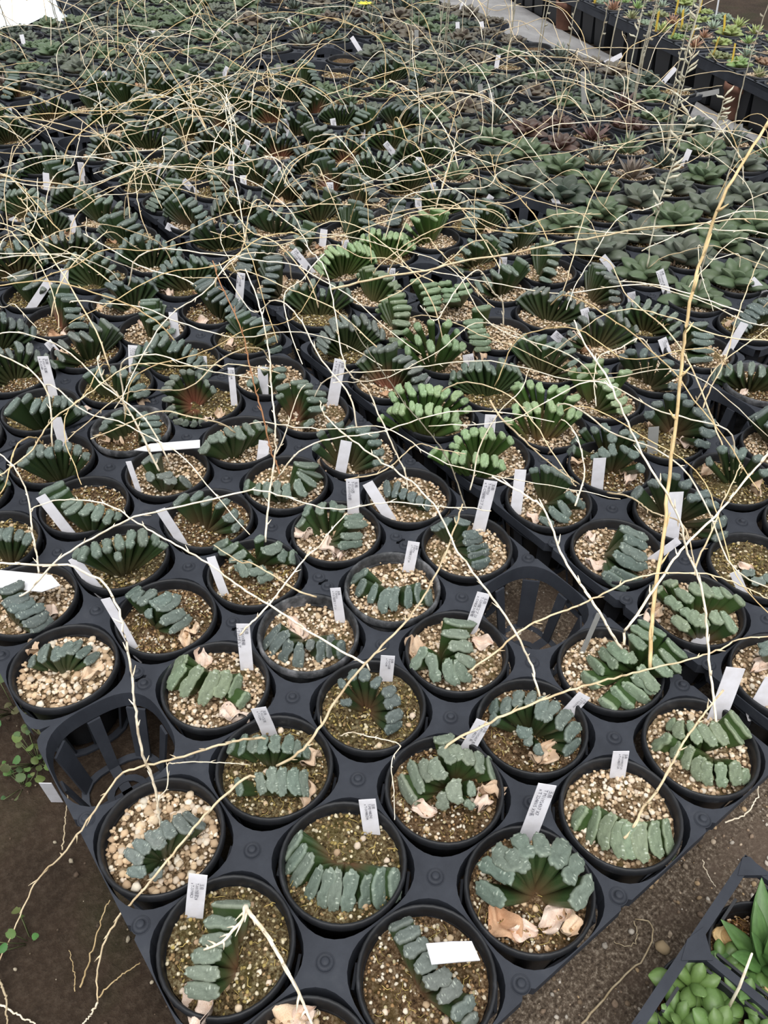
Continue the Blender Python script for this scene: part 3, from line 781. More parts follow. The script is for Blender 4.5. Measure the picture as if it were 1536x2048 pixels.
FARTAGS = '''1006,513,1003,560,3;1202,538,1201,592,5;1261,583,1260,618,4;1169,618,1177,655,3;1106,666,1108,690,4;1325,678,1324,711,6;1203,512,1229,552,-1;1319,540,1327,592,5;
1488,645,1455,712,-1;1107,395,1116,430,-1;1504,560,1540,598,-1;660,365,661,425,3;865,365,866,406,5;836,396,829,428,4;983,391,968,424,3;718,417,716,459,5;690,480,698,528,3;586,500,594,544,4;
783,536,781,593,3;526,595,524,622,6;648,459,644,498,-1;93,684,99,710,3;347,623,359,687,-1;483,545,482,612,4;130,538,129,585,-1;308,408,308,437,6;332,451,346,482,3;152,629,166,650,4;60,619,44,642,-1;
140,431,157,466,-1;187,401,186,430,-1;23,435,23,459,-1;386,395,392,430,-2;487,352,485,375,6;572,237,574,280,4;665,237,666,264,3;725,259,725,282,6;17,214,26,250,-1;209,142,216,172,-1;197,184,201,205,4;
247,205,248,222,-1;302,161,302,192,-1;372,147,374,177,-2;455,134,449,168,4;556,129,555,162,-2;634,160,622,175,-1;703,74,696,104,-1;42,69,49,97,-1;162,324,173,362,4;326,327,320,364,-1;367,360,370,384,3;
485,351,485,377,4;659,364,659,402,6;496,280,491,312,4;463,322,461,347,5;91,346,87,392,-1;28,341,28,377,-2;208,290,211,307,-1;770,285,773,327,4;838,314,833,345,3;863,366,866,402,3;960,168,953,204,-2;
1166,143,1165,222,-2;1351,136,1347,172,-1;1266,99,1262,125,-1;1481,184,1479,202,-2;1380,299,1384,332,-1;997,110,992,138,-1;915,44,916,77,-1;833,60,833,97,-2;963,43,966,66,-1;927,5,925,28,-1;1095,282,1096,298,-2;
1040,236,1041,274,-2;904,247,907,272,-2;556,333,557,353,-1;1481,248,1482,280,-2;856,180,862,200,-2;982,185,984,222,-2;1054,178,1056,208,-2;470,66,478,88,-2;305,60,312,78,-1;578,36,583,54,-1;435,60,434,72,-1'''
TEXTS = ['玉扇\nT-H07緑翠28\nx T-S098823', '玉扇\nT-MD98BZ42\nx T-S098BZ3A', '玉扇\nT M119243/7 X7\nx T 22483/5 X9系', '玉扇\nT-W10982S7-20\nx T-0248J37-2A', '玉扇\nT-0219玉鳳\nx T-0248',
         '玉扇\nT-M11092437 系\nx T-V 48231 系', '玉扇\nT-S2503青磁\nx T-S97ダルマ', '玉扇\nT-W023\nx T-D7緑翠コブ 23', '玉扇\nT-W723\nx T-C7緑照コブ 28', '玉扇\nT-S39緑コブ 23\nx OHKK10聖夜', '玉扇\nT-0253T\nx T-0253TW',
         'OHK 23\nT-S1', '玉扇\nT-S112西\nx T-S1150白銀']
# dry flower stalks traced in the photograph: pot | radius mm | colour | x,y,height above the deck in cm; ...
STALKS = '''1,1|1.0|0|537,1478,2;500,1478,3;381,1507,4;257,1539,4;208,1598,3;182,1633,2;127,1704,-1;75,1763,-4;33,1847,-6;0,1916,-7.2
0,1|1.1|1|322,1655,0;314,1606,3;300,1548,6;286,1500,9;270,1425,13;257,1312,17;244,1230,20;225,1191,21;202,1162,22;140,1134,23;60,1130,24;-30,1128,24
1,1|1.1|0|520,1566,1.5;500,1551,2;430,1610,3.2;332,1724,3;290,1775,1.5;221,1860,-2;195,1948,-6;194,2004,-7
0,1|.6|1|318,1640,0;319,1603,1.2;335,1574,2.5;332,1530,3.5;345,1526,4;384,1521,4.5;440,1524,4.5;500,1531,4.2
1,1|1.2|0|553,1532,1.5;607,1500,3;643,1451,4;669,1403,5;711,1347,6.5;770,1289,8.5;825,1227,10;887,1116,13;907,1065,14;925,1010,15
2,1|1.0|1|739,1341,2.5;731,1326,3;725,1325,3.2;607,1256,5;500,1185,7;413,1126,9;329,1078,10;267,1039,10.5;234,1016,11;182,1003,11;104,1003,10;60,1018,10
2,1|.6|1|680,1472,.2;702,1465,1;740,1474,1.8;799,1489,2.2;785,1512,2.2;780,1535,2;785,1580,1.4;790,1640,1
4,2|1.3|1|1244,1297,2.5;1206,1240,6;1174,1191,8;1122,1100,11;1112,1070,12;1084,1018,13;1040,985,14;985,950,15
4,2|1.3|1|1248,1290,3;1250,1262,4;1258,1250,5;1314,1173,8;1370,1090,11;1454,1007,14;1536,906,17;1570,860,18
4,2|1.9|2|1300,1335,2;1303,1250,5;1318,1130,9;1330,1040,12;1345,900,17;1375,640,27;1400,520,31;1455,380,36;1536,240,40;1560,195,41
2,2|1.1|0|888,1500,2.5;920,1474,3.5;1000,1436,5;1122,1386,6.5;1244,1351,7;1373,1320,6.5;1446,1295,6;1481,1278,6;1545,1273,6
3,1|1.0|0|936,1344,1.5;1000,1295,4;1052,1257,5.5;1140,1217,7.5;1195,1189,9;1251,1165,10;1307,1152,10.5;1394,1145,10.5;1454,1156,10;1536,1201,8
4,3|1.1|1|1434,1454,2;1429,1397,4;1419,1309,7;1408,1222,10;1394,1145,13;1377,1100,15;1356,1035,18;1314,958,21;1276,881,23;1227,787,26;1178,700,28;1150,640,28
3,3|1.1|0|1248,1677,1.5;1272,1649,2.2;1285,1620,3;1314,1583,4.5;1331,1548,5.5;1366,1484,7.5;1433,1400,9;1448,1380,9
3,2|1.0|1|1080,1397,3;1066,1337,5;1035,1278,8;1000,1219,10;940,1130,13;913,1100,14;865,1009,16;809,951,18;770,925,19;695,876,20;656,837,20;640,800,19
4,-1|.9|1|815,980,2;809,941,4;783,886,7;734,781,12;702,750,15;682,700,17;656,552,22;620,500,23;598,464,24;532,409,25
4,0|.8|4|933,1019,2;907,947,5;884,902,7;858,863,9;803,798,12;747,719,16;700,640,19
2,-1|1.1|1|531,1084,2;539,993,6;549,911,10;551,850,13;545,791,15;536,700,19;520,610,22;490,540,24
3,-2|.9|1|552,908,2;575,850,5;601,785,8;612,770,8.5
3,-2|1.0|3|562,954,1;555,930,2;536,882,5;519,807,9;500,726,13;480,660,16;440,560,20;425,520,21
0,-2|1.0|1|36,1194,3;60,1180,4;107,1130,6;195,1068,9;260,1039,11;319,1025,12;404,999,13;500,983,13;572,996,12;682,1016,10;786,1006,9;874,1009,8.5;982,1025,7.5
2,-3|1.3|1|319,942,2;300,905,4;260,827,8;234,785,10;205,755,12;195,720,13.5;197,712,13.8
1,-3|.9|0|-20,965,5;0,950,6;59,902,8;104,846,10;156,801,12;208,762,13;280,729,14;400,731,14;500,733,13.5;560,745,12
0,-3|1.0|1|78,1149,2;68,1068,6;55,993,9;26,934,12;0,905,13;-30,880,14
3,-1|.9|1|480,1270,4;500,1246,5;546,1200,6.5;611,1117,8.5;640,1090,9;656,1065,9.2;695,1026,9.2
2,-1|.9|0|633,1194,3;591,1178,4;500,1126,6;483,1126,6;430,1090,7
0,2|1.5|1|492,1812,4;500,1830,5;532,1873,5.5;572,1939,5;598,1981,4;627,2048,2
0,2|1.3|1|490,1812,4;487,1835,4.5;465,1857,4.3;440,1882,3.6;404,1899,2.8
5,0|1.1|0|980,800,12;1000,833,11;1028,864,9;1094,920,6;1157,969,3
7,0|.9|0|1385,812,4;1400,790,6;1430,740,9;1470,705,11;1536,655,13
7,0|.9|0|1405,820,4;1420,780,6;1440,740,8;1455,705,9;1470,650,11;1500,560,14;1530,500,16
6,-3|1.4|0|663,578,13;740,560,14;871,535,15;1000,510,17;1174,476,18;1279,458,19;1433,443,20;1560,436,20
6,0|1.0|1|1150,1012,3;1170,958,5;1165,920,6;1150,870,7;1135,845,7.5;1124,838,8
5,-1|.9|1|940,980,2;960,900,6;1000,820,10;1040,780,12;1060,740,13
6,1|1.0|0|1215,985,4;1260,995,6;1310,1025,8;1360,1045,9;1380,1095,9.5;1390,1130,9.5
6,2|.9|0|1390,1150,10;1400,1110,10;1440,1020,11;1470,960,12;1480,925,12
4,-2|.9|0|690,960,3;760,945,4;830,890,6;880,900,7;930,908,7
3,-3|1.0|0|470,865,4;440,845,6;380,835,8;310,825,9;180,880,10'''
SCOL = [(0.66, 0.54, 0.36), (0.84, 0.75, 0.60), (0.66, 0.50, 0.27), (0.40, 0.20, 0.10), (0.24, 0.22, 0.17)]
EMPTY_PX = [(222, 1493), (1066, 1212), (1440, 805), (600, 108), (560, 122), (640, 98), (620, 138), (520, 112), (575, 92), (660, 118), (700, 105), (185, 285), (100, 272), (60, 300), (1070, 415), (150, 205), (40, 215), (905, 560)]
BARE_PX = [(705, 130), (690, 158), (1010, 148), (1080, 95), (1335, 172)]

# ------------------------------------------------------------------ layout of the trays
def lat(i, j):
    c = i // 5; r = (3 - j) // 4
    return np.array([i * P + .022 * c + (.025 if r >= 2 else 0), -j * P + .004 * max(0, r - 1)])


def xmax(y):
    return float(np.interp(y, [-.4, .39, .954, 1.591, 1.85, 2.6], [1.55, 1.50, 1.84, 1.92, 1.96, 2.0]))


ORD = ['first', 'second', 'third', 'fourth', 'fifth', 'sixth', 'seventh', 'eighth', 'ninth']
TRN = {}
for c in range(4):
    for r in range(8):
        TRN[c, r] = ["left edge's", "second column's", "third column's", "rightmost column's"][c] + ' ' + (['nearest', 'second', 'third', 'fourth', 'fifth', 'sixth', 'seventh', 'backmost'][r]) + ' tray'


def place_phrase(i, j):
    c, r = i // 5, (3 - j) // 4
    return f'{ORD[3 - 4 * r - j]} row, {ORD[i - 5 * c]} pot, {TRN[c, r]}'


DECKS = {}; BASKETS = {}
CELLS = {}
def tray_name(c, r): return 'black plastic pot tray, ' + TRN[c, r]


STUDS_JOIN = {}
for c in range(4):
    for r in range(8):
        cells = []
        for i in range(5 * c, 5 * c + 5):
            for j in range(3 - 4 * r - 3, 3 - 4 * r + 1): cells.append((i, j))
        ym = np.mean([lat(*k)[1] for k in cells])
        nc = 5
        while nc > 0 and lat(5 * c + nc - 1, cells[0][1])[0] + P * .5 > xmax(ym) + .03: nc -= 1
        if nc < 2 or (r >= 7 and c < 2) or (r >= 6 and c < 1): continue
        cells = [k for k in cells if k[0] < 5 * c + nc]
        vis = False
        for k in cells:
            x, y, z = px((*lat(*k), H))
            if z > .15 and -70 < x < 1606 and -60 < y < 2110: vis = True
        if not vis: continue
        j0 = 3 - 4 * r
        o = lat(5 * c, j0) - np.array([P / 2, P / 2])
        root = obj('pot_tray', None, loc=(o[0], o[1], 0))
        tag(root, tray_name(c, r) + ', deck with round holes', 'tray', 'pot trays of the main bed')
        if nc not in DECKS: DECKS[nc] = deck_mesh(nc, 4)
        obj('deck', DECKS[nc], root, loc=(0, 0, H))
        if r <= 1 and c <= 1:
            for (i, j) in cells:
                obj('cell_basket', ONE_BASKET, root, loc=((i - 5 * c + .5) * P, (j0 - j + .5) * P, H))
        else:
            if nc not in BASKETS: BASKETS[nc] = basket_mesh([(i, j) for i in range(nc) for j in range(4)])
            obj('cell_basket', BASKETS[nc], root, loc=(0, 0, H))
        if r <= 2:
            for a in range(0, nc + 1):
                for q in range(0, 5):
                    if (a in (0, nc) or q in (0, 4)):
                        if (a in (0, nc)) and (q in (0, 4)): continue
                        x = min(max(a * P, .0075), nc * P - .0075); y = min(max(q * P, .0075), 4 * P - .0075)
                    else: x, y = a * P, q * P
                    obj('stud', STUD, root, loc=(x, y, H))
        else:
            if nc not in STUDS_JOIN:
                b = MB()
                for a in range(1, nc):
                    for q in range(1, 4): b.lathe([(.0046, 0), (.0042, .0042), (.0001, .0048)], 8, (a * P, q * P))
                b.C = []
                STUDS_JOIN[nc] = b.mesh('studs', M_TRAY)
            obj('studs', STUDS_JOIN[nc], root, loc=(0, 0, H))['kind'] = 'stuff'
        for k in cells:
            x, y, z = px((*lat(*k), H))
            if z > .15 and -150 < x < 1690 and -55 < y < 2200: CELLS[k] = (x, y)

EMPTY = set(); BARE = set()
for pts, s in ((EMPTY_PX, EMPTY), (BARE_PX, BARE)):
    for ex, ey in pts:
        k = min(CELLS, key=lambda q: math.hypot(CELLS[q][0] - ex, (CELLS[q][1] - ey) * 1.3))
        if k not in SPEC: s.add(k)

BARE.add((0, 3))
POTS = {}


def soil_kind(rr, x, y):
    return rr.choice(['tan', 'tan', 'mix', 'moss'] if x > 500 or y > 900 else ['moss', 'moss', 'mix', 'tan'])


def start_pot(i, j, kind, look, cat='potted plant', name='potted_haworthia', group=None):
    rr = random.Random(i * 1000 + j)
    w = lat(i, j) + np.array([rr.uniform(-.0007, .0007), rr.uniform(-.0007, .0007)])
    x, y = CELLS[i, j]
    root = obj(name, None, loc=(w[0], w[1], ZP))
    lab = f'{look}, {place_phrase(i, j)}'
    if len(lab.split()) > 16: lab = look + ', ' + TRN[i // 5, (3 - j) // 4]
    tag(root, lab, cat, group or 'haworthias in pots, ' + TRN[i // 5, (3 - j) // 4])
    dusty = (i, j) in ((2, 0), (3, 0), (2, -4)) or rr.random() < .05
    obj('pot', (POT_DUSTY if dusty else POT) if y > 300 else POT_FAR, root)
    s = obj('soil', SOILS[rr.randrange(4)], root, loc=(0, 0, ZS - ZP), color={'tan': (.85, .8, .75, 1), 'moss': (.55, .56, .45, 1), 'mix': (.55, .48, .42, 1)}[kind])
    s.rotation_euler.z = rr.uniform(0, 6)
    if y > 130:
        g = obj('gravel', GRAVEL[kind][rr.randrange(3)], s, color=(1, 1, 1, 1)); g['kind'] = 'stuff'
    if y > 1050:
        n = {'tan': 34, 'mix': 14, 'moss': 9}[kind]
        if (i, j) in ((0, 1), (0, -1)): n = 130
        for k in range(n):
            a, rad = rr.uniform(0, 6.28), .0385 * math.sqrt(rr.random())
            sz = rr.uniform(.0019, .0031) if n < 100 else rr.uniform(.0022, .0042)
            col = rr.choice(PAL['tan']); f = rr.uniform(.75, 1.15)
            o = obj('pebble', rr.choice(PEBBLES), s, color=(col[0] * f, col[1] * f, col[2] * f, 1))
            o.location = (rad * math.cos(a), rad * math.sin(a), .0012); o.scale = (sz, sz, sz); o.rotation_euler.z = rr.uniform(0, 6)
    POTS[i, j] = (root, np.array([w[0], w[1], 0]), (x, y))
    return root, w, rr


def clampbase(Bp, w, rmax=.030):
    d = Bp[:2] - w; l = np.linalg.norm(d)
    if l > rmax: d = d * rmax / l
    return np.array([w[0] + d[0], w[1] + d[1], ZS])


def leafcol(rr, col, red, j=.10):
    f = rr.uniform(1 - j, 1 + j); g = rr.uniform(1 - .05, 1 + .05)
    return (col[0] * f * g, col[1] * f, col[2] * f, red)


def put_leaf(root, M, w, col, rr, me=None):
    M = M.copy(); M.translation = M.translation - Vector((w[0], w[1], ZP))
    return obj('leaf', me or rr.choice(TR), root, mtx=M, color=col)


def spec_plant(key):
    crop, fans, L, th, col, red, kind, look = SPEC[key]
    root, w, rr = start_pot(*key, kind, look)
    ox, oy, s = CROP[crop]
    nf = 0
    for f in fans:
        bb, bars = f.split(':')
        bx, by = (float(q) for q in bb.split(','))
        B0 = at(ox + bx / s, oy + by / s, ZS)
        B = clampbase(B0, w)
        shift = 0
        for bar in bars.split(';'):
            x1, y1, x2, y2 = (float(q) for q in bar.split(','))
            p1 = (ox + x1 / s, oy + y1 / s); p2 = (ox + x2 / s, oy + y2 / s)
            d = ray((p1[0] + p2[0]) / 2, (p1[1] + p2[1]) / 2)
            oc = CAM - B
            bq = d @ oc; cq = oc @ oc - L * L
            disc = bq * bq - cq
            t = -bq - math.sqrt(disc) if disc > 0 else -bq
            T = CAM + d * t
            zmin = ZS + .010
            if T[2] < zmin: T = CAM + d * ((zmin - CAM[2]) / d[2])
            ax = T - B; LL = np.linalg.norm(ax); a = ax / LL
            n = a - .7 * d; n /= np.linalg.norm(n)
            E = []
            for q in (p1, p2):
                e = ray(*q); E.append(CAM + e * (((T - CAM) @ n) / (e @ n)))
            v = E[1] - E[0]
            wd = min(max(np.linalg.norm(v) * 1.06, .010), .046)
            o = B + np.array([ax[0] * .10, ax[1] * .10, -.005])
            Z = T - o
            zl = np.linalg.norm(Z); zn = Z / zl
            wgt = min(.32, max(0, .70 - zn @ (-d)))
            zn = zn + wgt * np.array([-d[0] * .8, -d[1] * .8, .85]); zn /= np.linalg.norm(zn)
            Z = zn * zl; o = T - Z; o[2] = max(o[2], ZS - .012)
            Z = T - o
            sl = np.linalg.norm(Z) * .95
            M = frame_mtx(v, Z, o, wd, min(th * 1.1, wd * .75) * rr.uniform(.92, 1.1), sl)
            edge = rr.random()
            put_leaf(root, M, w, leafcol(rr, col, red), rr)
    return root


def fan_frames(rr, n, A, L, wd, th, yaw, tilt, curve):
    """local matrices of a distichous fan standing at the origin"""
    out = []
    for k in range(n):
        s = (k + .5) / n * 2 - 1
        a = A * s
        yw = yaw + curve * s
        u = np.array([math.cos(yw), math.sin(yw), 0]); nn = np.array([-math.sin(yw), math.cos(yw), 0])
        up = np.array([0, 0, 1]) * math.cos(tilt) + nn * math.sin(tilt)
        d = u * math.sin(a) + up * math.cos(a)
        if d[2] < .22: d = d + np.array([0, 0, .22 - d[2]]); d /= np.linalg.norm(d)
        ll = L * (1 - .18 * s * s) * rr.uniform(.9, 1.08) * (0.8 if k == n // 2 else 1)
        v = np.cross(d, u * math.cos(a) - up * math.sin(a))
        v = v + u * rr.uniform(-.15, .15)
        o = u * (.012 * s) + np.array([0, 0, -.004])
        out.append((v, d, o, wd * rr.uniform(.85, 1.12), th * rr.uniform(.9, 1.1), ll))
    return out


LOWFAN = []
def make_low_fan(seed):
    rr = random.Random(seed)
    b = MB()
    for v, d, o, a, t, l in fan_frames(rr, 13, 1.25, .052, .025, .0085, 0, -.15, rr.uniform(-.4, .4)):
        M = np.array(frame_mtx(v, d, o, a, t, l))
        V, Fc, C = TR_LOW[rr.randrange(5)]
        b.add((np.c_[np.array(V), np.ones(len(V))] @ M.T)[:, :3], Fc, np.array(C))
    return b.mesh('leaves', M_LEAF)


def ros_frames(rr, n, size, style, dense=1.0):
    out = []
    for k in range(n):
        f = k / (n - 1)
        a = k * 2.39996 + rr.uniform(-.15, .15)
        el = [.25 + .85 * f, .45 + .8 * f, .35 + .75 * f][style] + rr.uniform(-.1, .1)
        r = np.array([math.cos(a), math.sin(a), 0])
        d = r * math.cos(el) + np.array([0, 0, 1]) * math.sin(el)
        v = np.array([-math.sin(a), math.cos(a), 0])
        L = size * (1 - .35 * f) * rr.uniform(.9, 1.1)
        wd = [.62, .27, .6][style] * L
        out.append((-v, d, r * .004 * (1 - f) + np.array([0, 0, -.003 + .006 * f]), wd, wd * [.55, .5, .6][style], L))
    return out


def make_low_ros(seed, style, n=15, size=.05):
    rr = random.Random(seed); b = MB()
    heads = [(0, 0)] if style != 2 else [(0, 0), (.022, .012), (-.02, .015), (.003, -.024)]
    for hx, hy in heads:
        for v, d, o, a, t, l in ros_frames(rr, n if len(heads) == 1 else 9, size if len(heads) == 1 else size * .62, style):
            M = np.array(frame_mtx(v, d, o + np.array([hx, hy, 0]), a, t, l))
            V, Fc, C = ROSD[style]
            b.add((np.c_[np.array(V), np.ones(len(V))] @ M.T)[:, :3], Fc, np.array(C))
    return b.mesh('leaves', M_ROS)


LOWFAN = [make_low_fan(k) for k in range(5)]
LOWROS = {s: [make_low_ros(10 * s + k, s) for k in range(3)] for s in range(3)}

BX = [-200, 200, 500, 650, 800, 860, 900, 1000, 1150, 1200, 1536, 1700]
BY = [215, 165, 165, 195, 250, 335, 385, 450, 530, 600, 655, 680]
ROSCOL = {'green': (.15, .205, .125), 'grey': (.165, .185, .16), 'brown': (.19, .15, .13), 'dark': (.075, .10, .082), 'purple': (.14, .075, .07), 'pale': (.33, .40, .31), 'lime': (.2, .33, .1)}


def fan_look(col, red, yaw, n, rr):
    c = 'blue-black' if col is BL else 'dark green' if col is DK else 'green' if col is MD else 'bright green' if col is GR else 'grey-green' if col is GY else 'olive'
    return f'{c} fan haworthia' + (' with rusty centre' if red > .6 else '')


def generic(i, j):
    x, y = CELLS[i, j]
    rr = random.Random(i * 77 + j * 131 + 5)
    trunc = y > np.interp(x, BX, BY) or (y > 150 and x < 850 and rr.random() < .25)
    kind = soil_kind(rr, x, y)
    if trunc:
        gl = 650 < x < 1000 and 480 < y < 700
        col = rr.choice([GR, OL, MD]) if gl else rr.choice([DK, DK, BL, MD, GY])
        red = rr.choice([.05, .05, .1, .1, .1, .15, .2, .3, .8]) if not gl else .2
        yaw = rr.uniform(-.9, .9) - .65     # most fans face the near side
        if rr.random() < .3: yaw += PI / 2
        n = rr.randint(9, 14)
        root, w, _ = start_pot(i, j, kind, fan_look(col, red, yaw, n, rr))
        off = np.array([rr.uniform(-.008, .008), rr.uniform(-.008, .008)])
        if y > 345:
            A = rr.uniform(.95, 1.4); L = rr.uniform(.046, .060); curve = rr.uniform(-.5, .5)
            for v, d, o, a, t, l in fan_frames(rr, n, A, L, rr.uniform(.021, .028), .0088, yaw, rr.uniform(-.35, .05), curve):
                M = frame_mtx(v, d, o + np.array([w[0] + off[0], w[1] + off[1], ZS]), a, t, l)
                put_leaf(root, M, w, leafcol(rr, col, red), rr)
        else:
            o = obj('leaves', rr.choice(LOWFAN), root, loc=(off[0], off[1], ZS - ZP), color=leafcol(rr, col, red))
            o.rotation_euler.z = yaw; o.scale = [rr.uniform(.9, 1.1)] * 3
    else:
        if x > 1150 and y > 390: st, ck, size = 0, rr.choice(['green', 'green', 'green', 'grey']), rr.uniform(.052, .064)
        elif 880 < x and y > 300: st, ck, size = rr.choice([0, 0, 1]), rr.choice(['green', 'brown', 'grey', 'dark', 'green']), rr.uniform(.048, .06)
        elif x > 850 and y > 200: st, ck, size = rr.choice([0, 1, 2, 0]), rr.choice(['grey', 'green', 'brown', 'dark', 'grey', 'purple']), rr.uniform(.045, .056)
        elif x < 500 and y < 140: st, ck, size = rr.choice([2, 0, 2]), rr.choice(['grey', 'green', 'green', 'dark']), rr.uniform(.045, .055)
        else: st, ck, size = rr.choice([2, 2, 0, 1]), rr.choice(['grey', 'grey', 'brown', 'green', 'dark']), rr.uniform(.042, .055)
        col = ROSCOL[ck]
        nm = {'green': 'green', 'grey': 'grey-green', 'brown': 'brownish', 'dark': 'dark', 'purple': 'purplish', 'pale': 'pale', 'lime': 'lime'}[ck]
        sh = ['broad-leaved rosette', 'pointed rosette', 'clustered rosette'][st]
        root, w, _ = start_pot(i, j, kind, f'{nm} {sh}', name='potted_rosette', group='rosette plants in pots, ' + TRN[i // 5, (3 - j) // 4])
        if y > 235:
            heads = [(0, 0, 1)] if st != 2 else [(0, 0, .68), (.022, .012, .6), (-.02, .015, .62), (.003, -.024, .58)]
            for hx, hy, sc in heads:
                for v, d, o, a, t, l in ros_frames(rr, (rr.randint(11, 14) if st == 0 else rr.randint(14, 18)) if len(heads) == 1 else 8, size * sc, st):
                    M = frame_mtx(v, d, o + np.array([w[0] + hx, w[1] + hy, ZS]), a, t, l)
                    put_leaf(root, M, w, leafcol(rr, col, 0), rr, ROS[st])
        else:
            o = obj('leaves', rr.choice(LOWROS[st]), root, loc=(0, 0, ZS - ZP), color=leafcol(rr, col, 0))
            o.rotation_euler.z = rr.uniform(0, 6); o.scale = [size / .05] * 3
    nh = rr.choice([0, 0, 1, 2, 3]) if y > 330 else rr.choice([0, 0, 1])
    for k in range(nh):
        a = rr.uniform(0, 6.28); r = rr.uniform(.024, .036); s = rr.uniform(.014, .024)
        h = obj('dry_leaf', rr.choice(HUSK), root, loc=(r * math.cos(a), r * math.sin(a), ZS - ZP + .004), color=(*rr.choice(HCOL), 1))
        h.scale = (s, s, s); h.rotation_euler = (rr.uniform(-.4, .4), rr.uniform(-.4, .4), rr.uniform(0, 6))


for key in CELLS:
    if key in EMPTY: continue
    if key in SPEC: spec_plant(key)
    elif key in BARE:
        start_pot(*key, 'mix', 'black pot holding only bare grit', name='bare_pot', cat='pot')
    elif key[1] <= 3: generic(*key)
for key, hs in DRY.items():
    if key not in POTS: continue
    root, w, _ = POTS[key]
    rr = random.Random(key[0] * 9 + key[1])
    for x, y, s, ci in hs:
        p = at(x, y, ZS + .005)
        h = obj('dry_leaf', rr.choice(HUSK), root, loc=(p[0] - w[0], p[1] - w[1], ZS - ZP + .005), color=(*HCOL[ci], 1))
        h.scale = (s, s, s); h.rotation_euler = (rr.uniform(-.5, .5), rr.uniform(-.5, .5), rr.uniform(0, 6))

# ------------------------------------------------------------------ flower stalks
def stalk(key, pts, rad, col, name='flower_stalk', twigs=True):
    root, w, _ = POTS[key]
    n = max(10, min(60, int(len(pts) * 6)))
    Q = spline(pts, n)
    rr = np.random.default_rng(int(abs(pts[0][0] * 9973 + pts[-1][1] * 7919) * 1000) % 100000)
    L = np.linalg.norm(np.diff(Q, axis=0), axis=1).sum()
    Q[1:-1] += rr.normal(0, .0004 * min(1, L / .3), (n - 2, 3))
    s_ = np.linspace(0, 1, n)[:, None]
    Q += np.sin(s_ * L * 60 + rr.uniform(0, 6, 3)) * .0009 * np.minimum(1, s_ * 6)
    b = MB()
    b.tube(Q - np.array([w[0], w[1], ZP]), np.linspace(rad, rad * .55, n), 5)
    if twigs:
        for k in range(3, n - 1, 4):           # small dry bracts along the stalk
            d = rr.normal(0, 1, 3); d /= np.linalg.norm(d)
            p = Q[k] - np.array([w[0], w[1], ZP])
            t = Q[k + 1] - Q[k]; t /= np.linalg.norm(t) + 1e-9
            b.tube([p, p + (t * .6 + d * .6) * rad * 3, p + (t + d * .8) * rad * 5], [rad * .7, rad * .55, rad * .15], 4)
    b.C = []
    f = rr.uniform(.85, 1.15)
    return obj(name, b.mesh('flower_stalk', M_STALK), root, color=(col[0] * f, col[1] * f, col[2] * f, 1))


def nearest_pot(p):
    return min(POTS, key=lambda k: (POTS[k][1][0] - p[0]) ** 2 + (POTS[k][1][1] - p[1]) ** 2)


for line in STALKS.split('\n'):
    k, r, ci, ps = line.split('|')
    key = tuple(int(q) for q in k.split(','))
    pts = []
    for q in ps.split(';'):
        x, y, h = (float(v) for v in q.split(','))
        if x == 0 and y == 0: continue
        pts.append(at(x, y, H + h / 100))
    if key not in POTS: key = nearest_pot(pts[0])
    stalk(key, pts, float(r) / 1000, SCOL[int(ci)])

# the tangle over the middle and back of the bed
rs = np.random.default_rng(21)
keys = [k for k in POTS if k not in BARE]
cnt = 0
for k in keys:
    root, w, (x, y) = POTS[k]
    if y > 1000: continue
    tr = y > np.interp(x, BX, BY)
    if tr: n = rs.choice([0, 1, 1, 2]) if y > 620 else (rs.choice([1, 1, 2, 2, 3]) if y > 280 else rs.choice([1, 1, 2]))
    else: n = rs.choice([0, 1, 1]) if y > 60 else rs.choice([0, 0, 1])
    for q in range(n):
        a = rs.uniform(0, 6.28)
        hgt = rs.uniform(.05, .145) if tr else rs.uniform(.06, .15)
        ln = rs.uniform(.2, .6)
        kink = rs.normal(0, .5, 4)
        p = np.array([w[0] + rs.normal(0, .006), w[1] + rs.normal(0, .006), ZS + .02])
        pts = [p]
        d = np.array([math.cos(a), math.sin(a)])
        m = rs.integers(4, 7)
        for s in range(1, m + 1):
            t = s / m
            a += rs.normal(0, .12) + (rs.choice([-1, 1]) * rs.uniform(.4, 1.0) if rs.random() < .18 else 0)
            d = np.array([math.cos(a), math.sin(a)])
            step = ln / m * (0.35 if s == 1 else 1)
            z = ZS + .02 + hgt * math.sin(min(1, t * 1.5) * PI / 2) - (.05 * t * t if rs.random() < .5 else 0) + rs.normal(0, .008)
            p = np.array([p[0] + d[0] * step, p[1] + d[1] * step, max(z, H + .03)])
            pts.append(p)
        stalk(k, pts, rs.uniform(.0007, .0011) if y > 450 else rs.uniform(.0008, .0012), SCOL[rs.choice([0, 1, 1, 2, 0])], twigs=y > 350)
        cnt += 1
